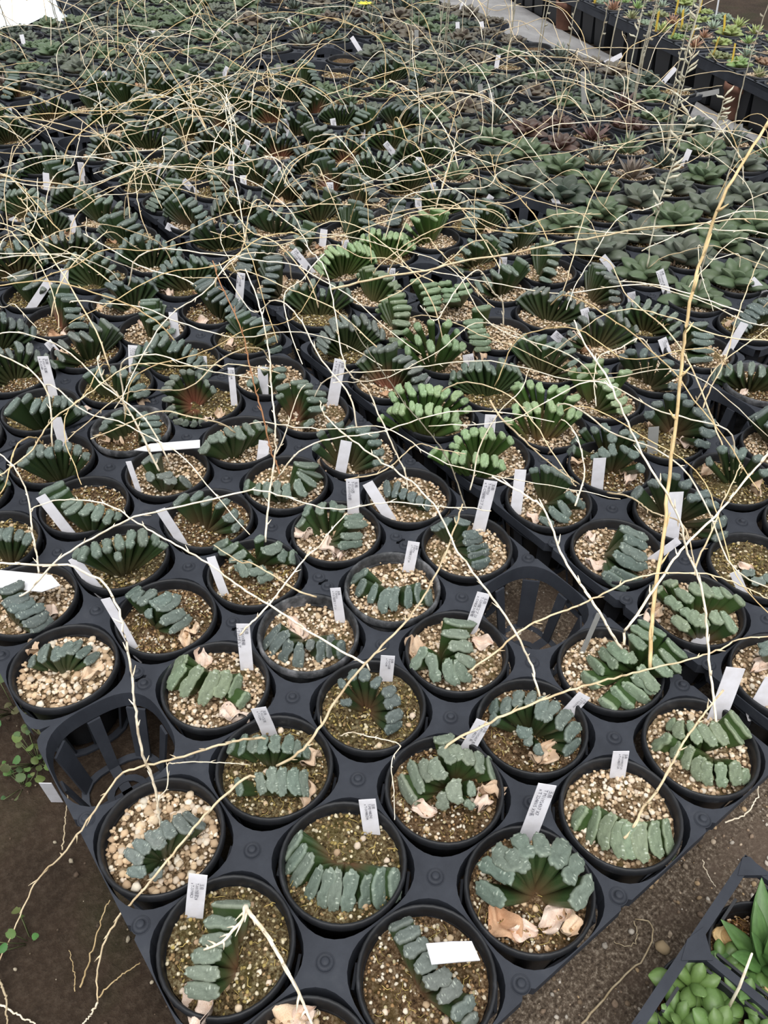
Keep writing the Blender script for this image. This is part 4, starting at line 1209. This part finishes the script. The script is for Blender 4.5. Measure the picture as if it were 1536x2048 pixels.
# upright grey-green stems of the rosettes at the back right, some with buds
for (x, y, lx, ly, h, tw) in [(1000, 110, .02, .0, .30, 0), (950, 110, .03, .01, .30, 0), (1010, 135, .05, .02, .34, 0), (1060, 160, .06, .02, .33, 0), (905, 150, .03, .01, .33, 0), (860, 190, .03, .0, .36, 0), (780, 215, .01, .0, .36, 0),
                              (1165, 250, .05, .03, .33, 1), (1215, 260, .07, .03, .33, 1), (1250, 300, .10, .05, .36, 1), (1290, 330, .09, .05, .40, 2), (1330, 290, .08, .05, .33, 1), (1370, 330, .02, .01, .18, 2), (1395, 330, .10, .06, .34, 1),
                              (1430, 380, .01, .01, .13, 2), (1180, 200, .04, .02, .28, 1), (1120, 190, .06, .02, .30, 1), (1260, 230, .06, .03, .3, 2), (1450, 300, .12, .06, .30, 1), (1310, 260, .10, .05, .3, 1), (700, 120, .01, .0, .25, 0), (640, 100, -.01, .0, .22, 0),
                              (820, 230, .05, .02, .33, 0), (1210, 330, .13, .08, .42, 0), (1330, 560, .06, .03, .20, 2), (100, 120, -.02, .0, .2, 0), (60, 110, -.015, .0, .2, 0), (165, 130, -.01, .0, .22, 0), (20, 100, -.02, .0, .18, 0), (240, 130, -.01, 0, .22, 0), (1405, 600, .05, .03, .2, 0)]:
    k = nearest_pot(at(x, y, H))
    root, w, _ = POTS[k]
    p0 = np.array([w[0], w[1], ZS + .02])
    pts = [p0 + np.array([lx * t * t * .8 + lx * .2 * t, ly * t, h * t]) for t in np.linspace(0, 1, 6)]
    Q = spline(pts, 26); Q += rs.normal(0, .0007, Q.shape)
    b = MB()
    b.tube(Q - np.array([w[0], w[1], ZP]), np.linspace(.0015, .0008, 26), 5)
    if tw:
        for q in range(10, 26, 1 if tw == 2 else 2):     # dried buds and seed pods
            a = rs.uniform(0, 6.28); d = np.array([math.cos(a), math.sin(a), rs.uniform(.2, 1)])
            p = Q[q] - np.array([w[0], w[1], ZP])
            l = .017 if tw == 2 else .008
            b.tube([p, p + d * l * .4, p + d * l * .8 + np.array([0, 0, -.002]), p + d * l], [.0008, .0022, .0020, .0004], 5)
    b.C = []
    obj('flower_stalk', b.mesh('flower_stalk', M_STALK), root, color=(*((.30, .28, .22) if tw < 2 else (.50, .48, .38)), 1))


# ------------------------------------------------------------------ tags
def text_mesh(s):
    cu = bpy.data.curves.new('print', 'FONT')
    cu.body = s; cu.size = .0030; cu.space_line = 1.02; cu.resolution_u = 1
    o = bpy.data.objects.new('print', cu); COL.objects.link(o)
    bpy.context.view_layer.update()
    me = bpy.data.meshes.new_from_object(o.evaluated_get(bpy.context.evaluated_depsgraph_get()))
    bpy.data.objects.remove(o); bpy.data.curves.remove(cu)
    me.materials.clear(); me.materials.append(M_INK)
    return me


TM = [text_mesh(t) for t in TEXTS]
used_labels = {}


def make_tag(tx, ty, bx, by, wd, kind):
    Bp = at(bx, by, ZS)
    k = nearest_pot(Bp)
    w = POTS[k][1]
    d2 = Bp[:2] - w[:2]; l2 = np.linalg.norm(d2)
    if l2 > .039: d2 = d2 * .039 / l2
    Bp = np.array([w[0] + d2[0], w[1] + d2[1], ZS])
    hd = np.array([W_[0], W_[1], 0]); hd /= np.linalg.norm(hd)
    n = hd * math.cos(.25) - np.array([0, 0, 1]) * math.sin(.25)      # tags lean back a little
    n = -n
    d = ray(tx, ty)
    T = CAM + d * (((Bp - CAM) @ n) / (d @ n))
    ax = T - Bp
    if T[2] < ZS + .006 or np.linalg.norm(ax) > .085:
        d3 = ax / np.linalg.norm(ax) * .06; T = Bp + d3; ax = d3
        if T[2] < ZS + .01: T[2] = ZS + .012; ax = T - Bp
    L = np.linalg.norm(ax)
    Z = ax / L
    X = np.cross(n, Z); X = -X if X @ R_ < 0 else X
    Yn = np.cross(Z, X)
    if Yn @ d > 0: Yn = -Yn                     # front side, to the camera
    root = obj('plant_tag', None)
    M = Matrix((Vector(X), Vector(np.cross(Z, X)), Vector(Z))).transposed().to_4x4()
    M.translation = Vector(Bp)
    root.matrix_basis = M
    # bent strip with a pointed foot
    rr = random.Random(int(tx * 7 + ty)); bend = rr.uniform(-.0025, .0025)
    lv = [(-.016, .12), (-.008, .9), (0, 1), (L * .35, 1), (L * .7, 1), (L, 1)]
    V = []
    for z, s in lv:
        yb = bend * (max(z, 0) / L) ** 2 * 4 * (1 - .5 * max(z, 0) / L)
        for sx, sy in ((-1, -1), (1, -1), (1, 1), (-1, 1)): V.append((sx * wd / 2 * s, yb + sy * .0003, z))
    Fc = [(3, 2, 1, 0), (20, 21, 22, 23)]
    for q in range(5):
        for e in range(4): Fc.append((q * 4 + e, q * 4 + (e + 1) % 4, q * 4 + 4 + (e + 1) % 4, q * 4 + 4 + e))
    obj('strip', mesh('strip', V, Fc, M_TAG, False), root, color=(.30, .30, .29, 1) if kind == -2 else (.86, .85, .90, 1))
    if kind >= 0:
        sc = min(1.0, wd / .0125) * min(1.25, max(.8, (L - .004) / .034))
        me = TM[kind]
        # lines run down the strip, tops of the letters to the right
        side = -1 if (np.cross(Z, X) @ Yn) < 0 else 1
        zt = L - .0025
        ybend = bend * 2
        o = obj('print', me, root)
        if side < 0: M2 = Matrix(((0, 1, 0, wd / 2 - .0036 * sc), (0, 0, -1, -.0006 - max(0, -bend * 2.2)), (-1, 0, 0, zt), (0, 0, 0, 1)))
        else: M2 = Matrix(((0, -1, 0, -wd / 2 + .0036 * sc), (0, 0, 1, .0006 + max(0, bend * 2.2)), (-1, 0, 0, zt), (0, 0, 0, 1)))
        o.matrix_basis = M2 @ Matrix.Diagonal((sc, sc, sc, 1))
    what = 'white tag printed in black' if kind >= 0 else 'blank white tag' if kind == -1 else 'weathered grey tag'
    lab = f'{what} stuck in {place_phrase(*k)}'
    used_labels[lab] = used_labels.get(lab, 0) + 1
    if used_labels[lab] > 1: lab = lab.replace('tag', ['', '', 'second tag', 'third tag', 'fourth tag', 'fifth tag'][min(5, used_labels[lab])], 1)
    tag(root, lab, 'plant tag', 'tags stuck in the pots')


for t in TAGS: make_tag(*t)
for q in FARTAGS.replace('\n', '').split(';'):
    a = [float(v) for v in q.split(',')]
    make_tag(a[0], a[1], a[2], a[3], .0115, int(a[4]))
# broad white name boards lying on the pots
for (x1, y1, x2, y2, z, wd, lab) in [(-60, 1152, 121, 1171, .024, .021, 'broad white blank marker lying across a pot at the left photo edge'),
                                      (268, 900, 400, 888, .022, .014, 'white pointed blank marker lying between pots near the left edge'),
                                      (858, 1908, 952, 1903, .045, .0125, 'white blank marker jutting over the dark grey plant at the front')]:
    A, B = at(x1, y1, H + z), at(x2, y2, H + z * (.6 if x1 > 800 else 1))
    u = B - A; L = np.linalg.norm(u); u /= L
    s = np.cross(np.array([0, 0, 1]), u); s /= np.linalg.norm(s); up = np.cross(u, s)
    M = Matrix((Vector(u), Vector(s), Vector(up))).transposed().to_4x4(); M.translation = Vector(A)
    tip = 0 if x1 == 268 else 1
    pts = [(0, 0), (L * .25, -.5), (L, -.5), (L, .5), (L * .25, .5)] if tip == 0 else [(0, -.5), (L * .85, -.5), (L, 0), (L * .85, .5), (0, .5)]
    if x1 > 800: pts = [(0, -.5), (L * .5, -.5), (L * 1.02, -.45), (L * .96, .5), (L * .5, .5), (0, .5)]
    V = [(x, y * wd, zz + .0015 * math.sin(x / L * 3)) for zz in (-.0004, .0004) for x, y in pts]; m = len(pts)
    Fc = [tuple(range(m - 1, -1, -1)), tuple(range(m, 2 * m))] + [(k, (k + 1) % m, m + (k + 1) % m, m + k) for k in range(m)]
    o = obj('name_board', mesh('name_board', V, Fc, M_TAG, False), mtx=M, color=(.9, .9, .93, 1))
    tag(o, lab, 'marker')

# ------------------------------------------------------------------ the second tray at the lower right, with two green rosettes
def front_right():
    A = at(1495, 1722, H); Bq = at(1235, 2048, H)
    Bm = at(1383, 1890, H)
    u = (A - Bm)[:2]; u /= np.linalg.norm(u)            # along its near long side
    v = np.array([u[1], -u[0]])
    ang = math.atan2(u[1], u[0])
    root = obj('square_pot_tray', None, loc=(A[0], A[1], 0))
    root.rotation_euler.z = ang
    tag(root, 'black open tray with square cells at the lower right corner', 'tray')
    # local frame: +x along u (back), -y to the right ; corner A at the origin
    c = .080; hz = H
    b = MB()
    def bar(x0, y0, x1, y1, w, z, t):
        mx, my = (x0 + x1) / 2, (y0 + y1) / 2
        L = math.hypot(x1 - x0, y1 - y0)
        b.box((mx, my, z - t / 2), (L + w, w, t), math.atan2(y1 - y0, x1 - x0))
    for q in range(0, 4):
        bar(-q * c, 0, -q * c, -2 * c, .006, hz, .006)
    for q in range(0, 3): bar(0, -q * c, -3 * c, -q * c, .007, hz, .008)
    for q in range(0, 4):                             # gussets where the bars meet
        for e in range(0, 3):
            V = [(-q * c + sx, -e * c + sy, zz) for zz in (hz - .004, hz + .0006) for sx, sy in ((-.015, 0), (0, -.015), (.015, 0), (0, .015))]
            b.add([(min(max(x, -3 * c), .004), min(max(y, -2 * c), .004), z) for x, y, z in V], [(3, 2, 1, 0), (4, 5, 6, 7), (0, 1, 5, 4), (1, 2, 6, 5), (2, 3, 7, 6), (3, 0, 4, 7)])
    b.C = []
    obj('deck', b.mesh('deck', M_TRAY, False), root)
    for q in range(3):                                # solid side walls of the cells
        for e in range(2):
            b = MB()
            x, y = -q * c - c / 2, -e * c - c / 2
            for dx, dy, lx, ly in ((c / 2 - .007, 0, .002, c * .62), (-c / 2 + .007, 0, .002, c * .62), (0, c / 2 - .007, c * .25, .002), (0, -c / 2 + .007, c * .25, .002)):
                b.box((x + dx, y + dy, hz / 2), (lx, ly, hz - .004))
            b.box((x, y, .002), (c * .8, .02, .003)); b.box((x, y, .002), (.02, c * .8, .003))
            b.C = []
            obj('cell_basket', b.mesh('cell_basket', M_TRAY_SHADED, False), root)
    def wpos(q, e):
        return A[:2] - u * (q + .5) * c + v * (e + .5) * c
    big = pot_mesh('pot', M_POT, .84)
    for (cx, cy, st, col, n, size, lab) in [(.291, -.412, 1, (.085, .17, .05), 20, .052, 'dark green pointed rosette in the further pot of the corner tray'),
                                            (.234, -.412, 2, (.19, .31, .10), 0, .027, 'light green clustered rosettes in the nearer pot of the corner tray')]:
        w = np.array([cx, cy])
        r = obj('potted_rosette', None, loc=(w[0], w[1], -.012 + .004)); tag(r, lab, 'potted plant')
        obj('pot', big, r)
        s = obj('soil', SOILS[1], r, loc=(0, 0, .060), color=(.8, .6, .45, 1)); s.scale = (.84, .84, 1)
        g = obj('gravel', GRAVEL['mix'][1], s, color=(1, .8, .65, 1)); g['kind'] = 'stuff'
        rr = random.Random(n)
        heads = [(0.004, -.002, 1.0, n)] if n else [(-.022, .012, .9, 10), (.004, .020, 1.0, 9), (-.008, -.008, 1.1, 12), (.024, -.006, .9, 10), (.012, -.026, .9, 10), (-.028, -.02, .8, 9), (.03, .016, .7, 8)]
        for hx, hy, sc, k in heads:
            for vv, d, o, a, t, l in ros_frames(rr, k, size * sc, st):
                M = frame_mtx(vv, d, o + np.array([hx, hy, .0620 if n else .070]), a * (1.35 if n else .88), t, l)
                obj('leaf', ROS[1 if n else 0], r, mtx=M, color=leafcol(rr, col, 0))
        for k in range(5):
            a = rr.uniform(0, 6.28); q = rr.uniform(.02, .034)
            h = obj('dry_leaf', rr.choice(HUSK), r, loc=(q * math.cos(a), q * math.sin(a), .070), color=(.75, .42, .2, 1) if not n else (.7, .55, .3, 1))
            z = rr.uniform(.018, .028); h.scale = (z, z * .7, z); h.rotation_euler = (rr.uniform(-1, 1), rr.uniform(-.8, .2), rr.uniform(0, 6))
        if not n:
            bb = MB(); bb.tube([(0.008, -.004, .07), (.010, .0, .11), (.011, .006, .150)], [.0011, .001, .0007], 5); bb.C = []
            obj('flower_stalk', bb.mesh('flower_stalk', M_STALK), r, color=(*SCOL[1], 1))


front_right()


# ------------------------------------------------------------------ stones, twigs and weeds on the ground
def scatter(name, region, n, seed, smin, smax, pal, label=None):
    r = np.random.default_rng(seed); b = MB()
    for k in range(n):
        x, y = region(r)
        s = smin + (smax - smin) * r.uniform() ** 2.5
        b.add(pebble(r, s) + np.array([x, y, .003 + s * .3]), PEB_F, np.array(pal[r.integers(len(pal))]) * r.uniform(.6, 1.1))
    return b.mesh(name, M_PEB)


def reg_sand(r):
    while True:
        x = r.uniform(.02, .75); y = r.uniform(-.62, -.30)
        if math.sin(x * 23 + 2) * math.sin(y * 31 + x * 9) > -.45 or r.uniform() < .15: return x, y
o = obj('loose_grit', scatter('loose_grit', reg_sand, 2600, 3, .0007, .0032, [(.42, .34, .26), (.30, .22, .16), (.55, .5, .44), (.22, .16, .11), (.5, .36, .22)]), color=(1, 1, 1, 1))
tag(o, 'loose grit and small stones on the sandy ground at the lower right', 'grit', kind='stuff')
o = obj('loose_grit', scatter('loose_grit', lambda r: (r.uniform(-.45, -.04), r.uniform(-.45, .35)), 420, 4, .0006, .0026, [(.20, .16, .11), (.10, .07, .05), (.38, .33, .25), (.07, .05, .035)]), color=(1, 1, 1, 1))
tag(o, 'sparse crumbs on the dark soil at the left', 'grit', kind='stuff')
o = obj('loose_grit', scatter('loose_grit', lambda r: (r.uniform(.30, .52), r.uniform(-.2, -.02)), 350, 5, .0008, .004, [(.42, .34, .26), (.30, .22, .16), (.5, .45, .4)]), color=(1, 1, 1, 1))
tag(o, 'grit on the ground under the empty cell by the tray seam', 'grit', kind='stuff')
st = obj('stone', PEBBLES[2], loc=(*at(1327, 1897, .006)[:2], .006), color=(.42, .32, .2, 1)); st.scale = (.0065, .0065, .0065)
tag(st, 'single tan stone on the sandy ground beside the corner tray', 'stone')
# straw lying on the ground
for ps, r, ci, lab in [([(1163, 2048, .006), (1240, 1960, .008), (1290, 1910, .012), (1305, 1870, .012), (1300, 1845, .008), (1270, 1838, .005)], .0011, 0, 'long curved straw on the sandy ground'),
                       ([(1268, 1842, .005), (1275, 1870, .006), (1262, 1892, .006), (1240, 1890, .005), (1228, 1880, .004)], .0006, 0, 'thin looped straw on the sandy ground'),
                       ([(1405, 1720, .02), (1415, 1750, .012), (1432, 1775, .005)], .0006, 1, 'short straw bit on the mud by the tray edge'),
                       ([(1450, 1645, .05), (1490, 1630, .055), (1512, 1600, .06), (1516, 1570, .07)], .0009, 1, 'short straw hanging off the tray edge at right'),
                       ([(0, 2010, .004), (45, 2035, .006), (80, 2052, .004)], .0010, 1, 'pale straw in the lower left corner'),
                       ([(0, 1960, .004), (12, 2000, .006), (14, 2050, .004)], .0012, 0, 'bent straw at the left frame edge, low down'),
                       ([(195, 2004, .01), (178, 2035, .008), (160, 2052, .005)], .0010, 1, 'forked straw end on the dark soil'),
                       ([(197, 1995, .01), (225, 1965, .012), (280, 1925, .014)], .0008, 2, 'straw lying from the tray edge to the fork'),
                       ([(160, 1975, .004), (185, 1900, .006), (205, 1830, .02), (220, 1800, .03)], .0009, 2, 'brown straw leaning on the tray side'),
                       ([(125, 1700, .004), (130, 1640, .01), (135, 1590, .01)], .0008, 0, 'thin upright straw on the dark soil'),
                       ([(150, 1983, .004), (148, 1940, .004), (138, 1900, .003)], .0006, 2, 'small twig on the dark soil')]:
    Q = spline([at(*p) for p in ps], 24)
    Q[1:-1] += rs.normal(0, .0005, (22, 3))
    b = MB(); b.tube(Q, np.linspace(r * .8, r * .5, 24), 5); b.C = []
    o = obj('straw', b.mesh('straw', M_STALK), color=(*[v * (.85 if ci == 1 else .62) for v in SCOL[ci]], 1)); tag(o, lab, 'straw')
# white tag fallen on the ground beside the tray
A = at(105, 1590, .02); o = obj('plant_tag', mesh('plant_tag', [(-.005, 0, -.02), (.005, 0, -.02), (.005, 0, .03), (-.005, 0, .03), (-.005, .0006, -.02), (.005, .0006, -.02), (.005, .0006, .03), (-.005, .0006, .03)],
    [(0, 1, 2, 3), (7, 6, 5, 4), (0, 4, 5, 1), (1, 5, 6, 2), (2, 6, 7, 3), (3, 7, 4, 0)], M_TAG, False), loc=A, color=(.85, .85, .9, 1))
o.rotation_euler = (.2, .1, -.6); tag(o, 'blank white tag poking out under the nearest tray at left', 'plant tag')
# weeds
for n, (x, y, s, m, lab) in enumerate([(28, 1415, 1.2, 16, 'leafy weed beside the tray corner, farthest up the left edge'), (75, 1520, 1.0, 26, 'sprawling small-leaved weed left of the empty cell'), (115, 1490, .9, 12, 'little weed under the tray corner at left'),
                                        (60, 1880, .8, 6, 'tiny seedling on the dark soil'), (45, 1570, .7, 10, 'thin weed on the dark soil below the sprawling one')]):
    p = at(x, y, .004); r = random.Random(n)
    root = obj('weed', None, loc=(p[0], p[1], .002)); tag(root, lab, 'weed')
    b = MB()
    for k in range(m):
        a, rad, hh = r.uniform(0, 6.28), .028 * s * math.sqrt(r.random()), r.uniform(.006, .030) * s
        q = np.array([rad * math.cos(a), rad * math.sin(a), hh])
        b.tube([(q[0] * .2, q[1] * .2, 0), (q[0] * .7, q[1] * .7, hh * .6), tuple(q)], .0005, 3)
        V = [(0, 0, 0)] + [(.0055 * math.cos(t) + .004, .0045 * math.sin(t), .001 * math.cos(2 * t)) for t in np.linspace(-2.6, 2.6, 9)]
        me = mesh('weed_leaf', V, [(0, e, e + 1) for e in range(1, 9)], M_WEED)
        lf = obj('leaf', me, root, loc=tuple(q), color=(.07 * r.uniform(.6, 1.5), .115 * r.uniform(.7, 1.3), .035, 1))
        lf.rotation_euler = (r.uniform(-.5, .5), r.uniform(-.5, .5), r.uniform(0, 6)); z = s * r.uniform(.5, .95); lf.scale = (z, z, z)
    b.C = []
    obj('stem', b.mesh('stem', M_WEED), root, color=(.12, .14, .06, 1))


# ------------------------------------------------------------------ the other bed across the walkway
def far_bed():
    a = np.array([1.885, .60]); e = np.array([2.42, 2.08])
    u = (e - a) / np.linalg.norm(e - a); v = np.array([u[1], -u[0]])
    ang = math.atan2(u[1], u[0]); L = np.linalg.norm(e - a)
    hz = .106; c = .082
    n = 18
    rr = random.Random(4)
    for t in range(-1, 4):                      # trays along the walkway, five cells long, four deep
        o = a + u * (t * 5 * c + .03 * t)
        root = obj('bench_tray', None, loc=(o[0], o[1], 0)); root.rotation_euler.z = ang
        tag(root, f'black tray of succulents across the walkway, {["nearest", "second", "third", "fourth", "farthest"][t + 1]} along its edge', 'tray', 'trays across the walkway')
        b = MB()
        W, D = 5 * c, 4 * c
        for q in range(6): b.box((q * c, -D / 2, hz - .004), (.012, D, .008))
        for q in range(5): b.box((W / 2, -q * c, hz - .004), (W + .012, .012, .008))
        b.box((W / 2, .004, hz - .012), (W + .02, .004, .024))
        b.C = []
        obj('deck', b.mesh('deck', M_TRAY, False), root)
        for q in range(5):                      # tapered cell cups seen from the side, two rows are enough to close the view
            for s in range(2):
                b = MB()
                x, y = (q + .5) * c, -(s + .5) * c
                def sq(r, z): return [(x - r, y - r, z), (x + r, y - r, z), (x + r, y + r, z), (x - r, y + r, z)]
                b.hexa(sq(.030, .004), sq(.037, hz - .008)); b.C = []
                cup = obj('cell_cup', b.mesh('cell_cup', M_TRAY_SHADED, False), root)
        for q in range(5):
            for s in range(4):
                wp = o + u * ((q + .5) * c) + v * ((s + .5) * c)
                X, Y, z = px((*wp, hz))
                if not (-40 < X < 1580 and -45 < Y < 1000): continue
                st = rr.choice([1, 1, 0, 2, 2])
                cn = rr.choice([('pale green', (.33, .48, .20)), ('olive', (.34, .36, .2)), ('reddish', (.42, .24, .17)), ('grey-green', (.34, .42, .34)), ('yellow-green', (.45, .52, .22))])
                r = obj('potted_succulent', None, loc=(wp[0], wp[1], hz - .05))
                tag(r, f'small {cn[0]} {["broad-leaved", "spiky", "clustered"][st]} succulent, {ORD[q]} along, {ORD[s]} in, {["nearest", "second", "third", "fourth", "farthest"][t + 1]} walkway tray', 'potted plant', 'small succulents across the walkway')
                b = MB(); b.lathe([(.024, 0), (.033, .046), (.036, .047), (.036, .053), (.033, .053), (.031, .044), (.0001, .044)], 18); b.C = []
                obj('pot', POTS_SMALL if False else b.mesh('pot', M_POT), r)
                gg = obj('gravel', GRAVEL['tan'][rr.randrange(3)], r, loc=(0, 0, .045), color=(1, 1, 1, 1)); gg.scale = (.78, .78, 1); gg['kind'] = 'stuff'
                lo = obj('leaves', LOWROS[st][rr.randrange(3)], r, loc=(0, 0, .048), color=(*cn[1], 0)); lo.scale = [rr.uniform(.55, .8)] * 3; lo.rotation_euler.z = rr.uniform(0, 6)
                if rr.random() < .28:
                    y_ = rr.random() < .7
                    p = wp - v * .02
                    V = [(sx * .008, sy * .0004, zz) for zz in (-.012, .048) for sx, sy in ((-1, -1), (1, -1), (1, 1), (-1, 1))]
                    tg = obj('plant_tag', mesh('plant_tag', V, [(3, 2, 1, 0), (4, 5, 6, 7), (0, 1, 5, 4), (1, 2, 6, 5), (2, 3, 7, 6), (3, 0, 4, 7)], M_TAG, False), loc=(p[0], p[1], hz + .002), color=(.85, .58, .03, 1) if y_ else (.85, .85, .9, 1))
                    tg.rotation_euler = (rr.uniform(-.2, .2), rr.uniform(-.25, .25), ang - .9)
                    tag(tg, f'{"yellow" if y_ else "white"} tag in {ORD[q]} pot along, {ORD[s]} in, {["nearest", "second", "third", "fourth", "farthest"][t + 1]} walkway tray', 'plant tag', 'tags across the walkway')
    for (x, y) in [(1450, 200), (1118, 22)]:
        w = at(x, y, .05); p = w[:2] - v * .0
        b = MB(); b.lathe([(.030, 0), (.036, .062), (.040, .063), (.040, .078), (.035, .078), (.033, .06)], 20); b.C = []
        o = obj('clay_pot', b.mesh('clay_pot', M_TERRA), loc=(*(at(x, y + 38, .0)[:2] + v * .02), .004))
        tag(o, 'brown clay pot standing under the walkway tray edge, ' + ('nearer one' if x > 1300 else 'farther one'), 'pot')


far_bed()

# ------------------------------------------------------------------ far left: plastic sheet and edge of an empty tray
c0 = at(60, 60, 0.0)
V = []; Fc = []
for k in range(24):
    for q in range(16):
        x = -.55 + 1.25 * k / 23; y = 0.02 + 1.3 * q / 15
        V.append((x, y, .02 + .18 * (q / 15) + .02 * math.sin(k * 1.3 + q * .9) + .012 * math.sin(k * .7 - q * 2.1)))
for k in range(23):
    for q in range(15):
        a = k * 16 + q; Fc.append((a, a + 16, a + 17, a + 1))
o = obj('plastic_sheet', mesh('plastic_sheet', V, Fc, M_SHEET), loc=(c0[0] - .03, c0[1] - .12, 0)); o.rotation_euler.z = -.05
tag(o, 'crumpled white plastic sheet beyond the bed at the upper left', 'plastic sheet')
# yellow flower
k = nearest_pot(at(728, 40, H)); root, w, _ = POTS[k]
b = MB()
p = at(730, 8, H + .09) - np.array([w[0], w[1], ZP])
for q in range(8):
    a = q * PI / 4
    d = np.array([math.cos(a), math.sin(a), .15]); s = np.array([-math.sin(a), math.cos(a), 0])
    b.add([p, p + d * .012 + s * .006, p + d * .022, p + d * .012 - s * .006, p + np.array([0, 0, -.003])], [(0, 1, 2, 3), (4, 3, 2, 1), (0, 4, 1), (0, 3, 4)])
b.C = []
obj('flower', b.mesh('flower', M_FLOWER, False), root)
b = MB(); b.tube([(0, 0, .06), tuple(p * .6 + np.array([0, 0, .02])), tuple(p)], .0012, 5); b.C = []
obj('flower_stalk', b.mesh('flower_stalk', M_STALK), root, color=(.12, .2, .06, 1))
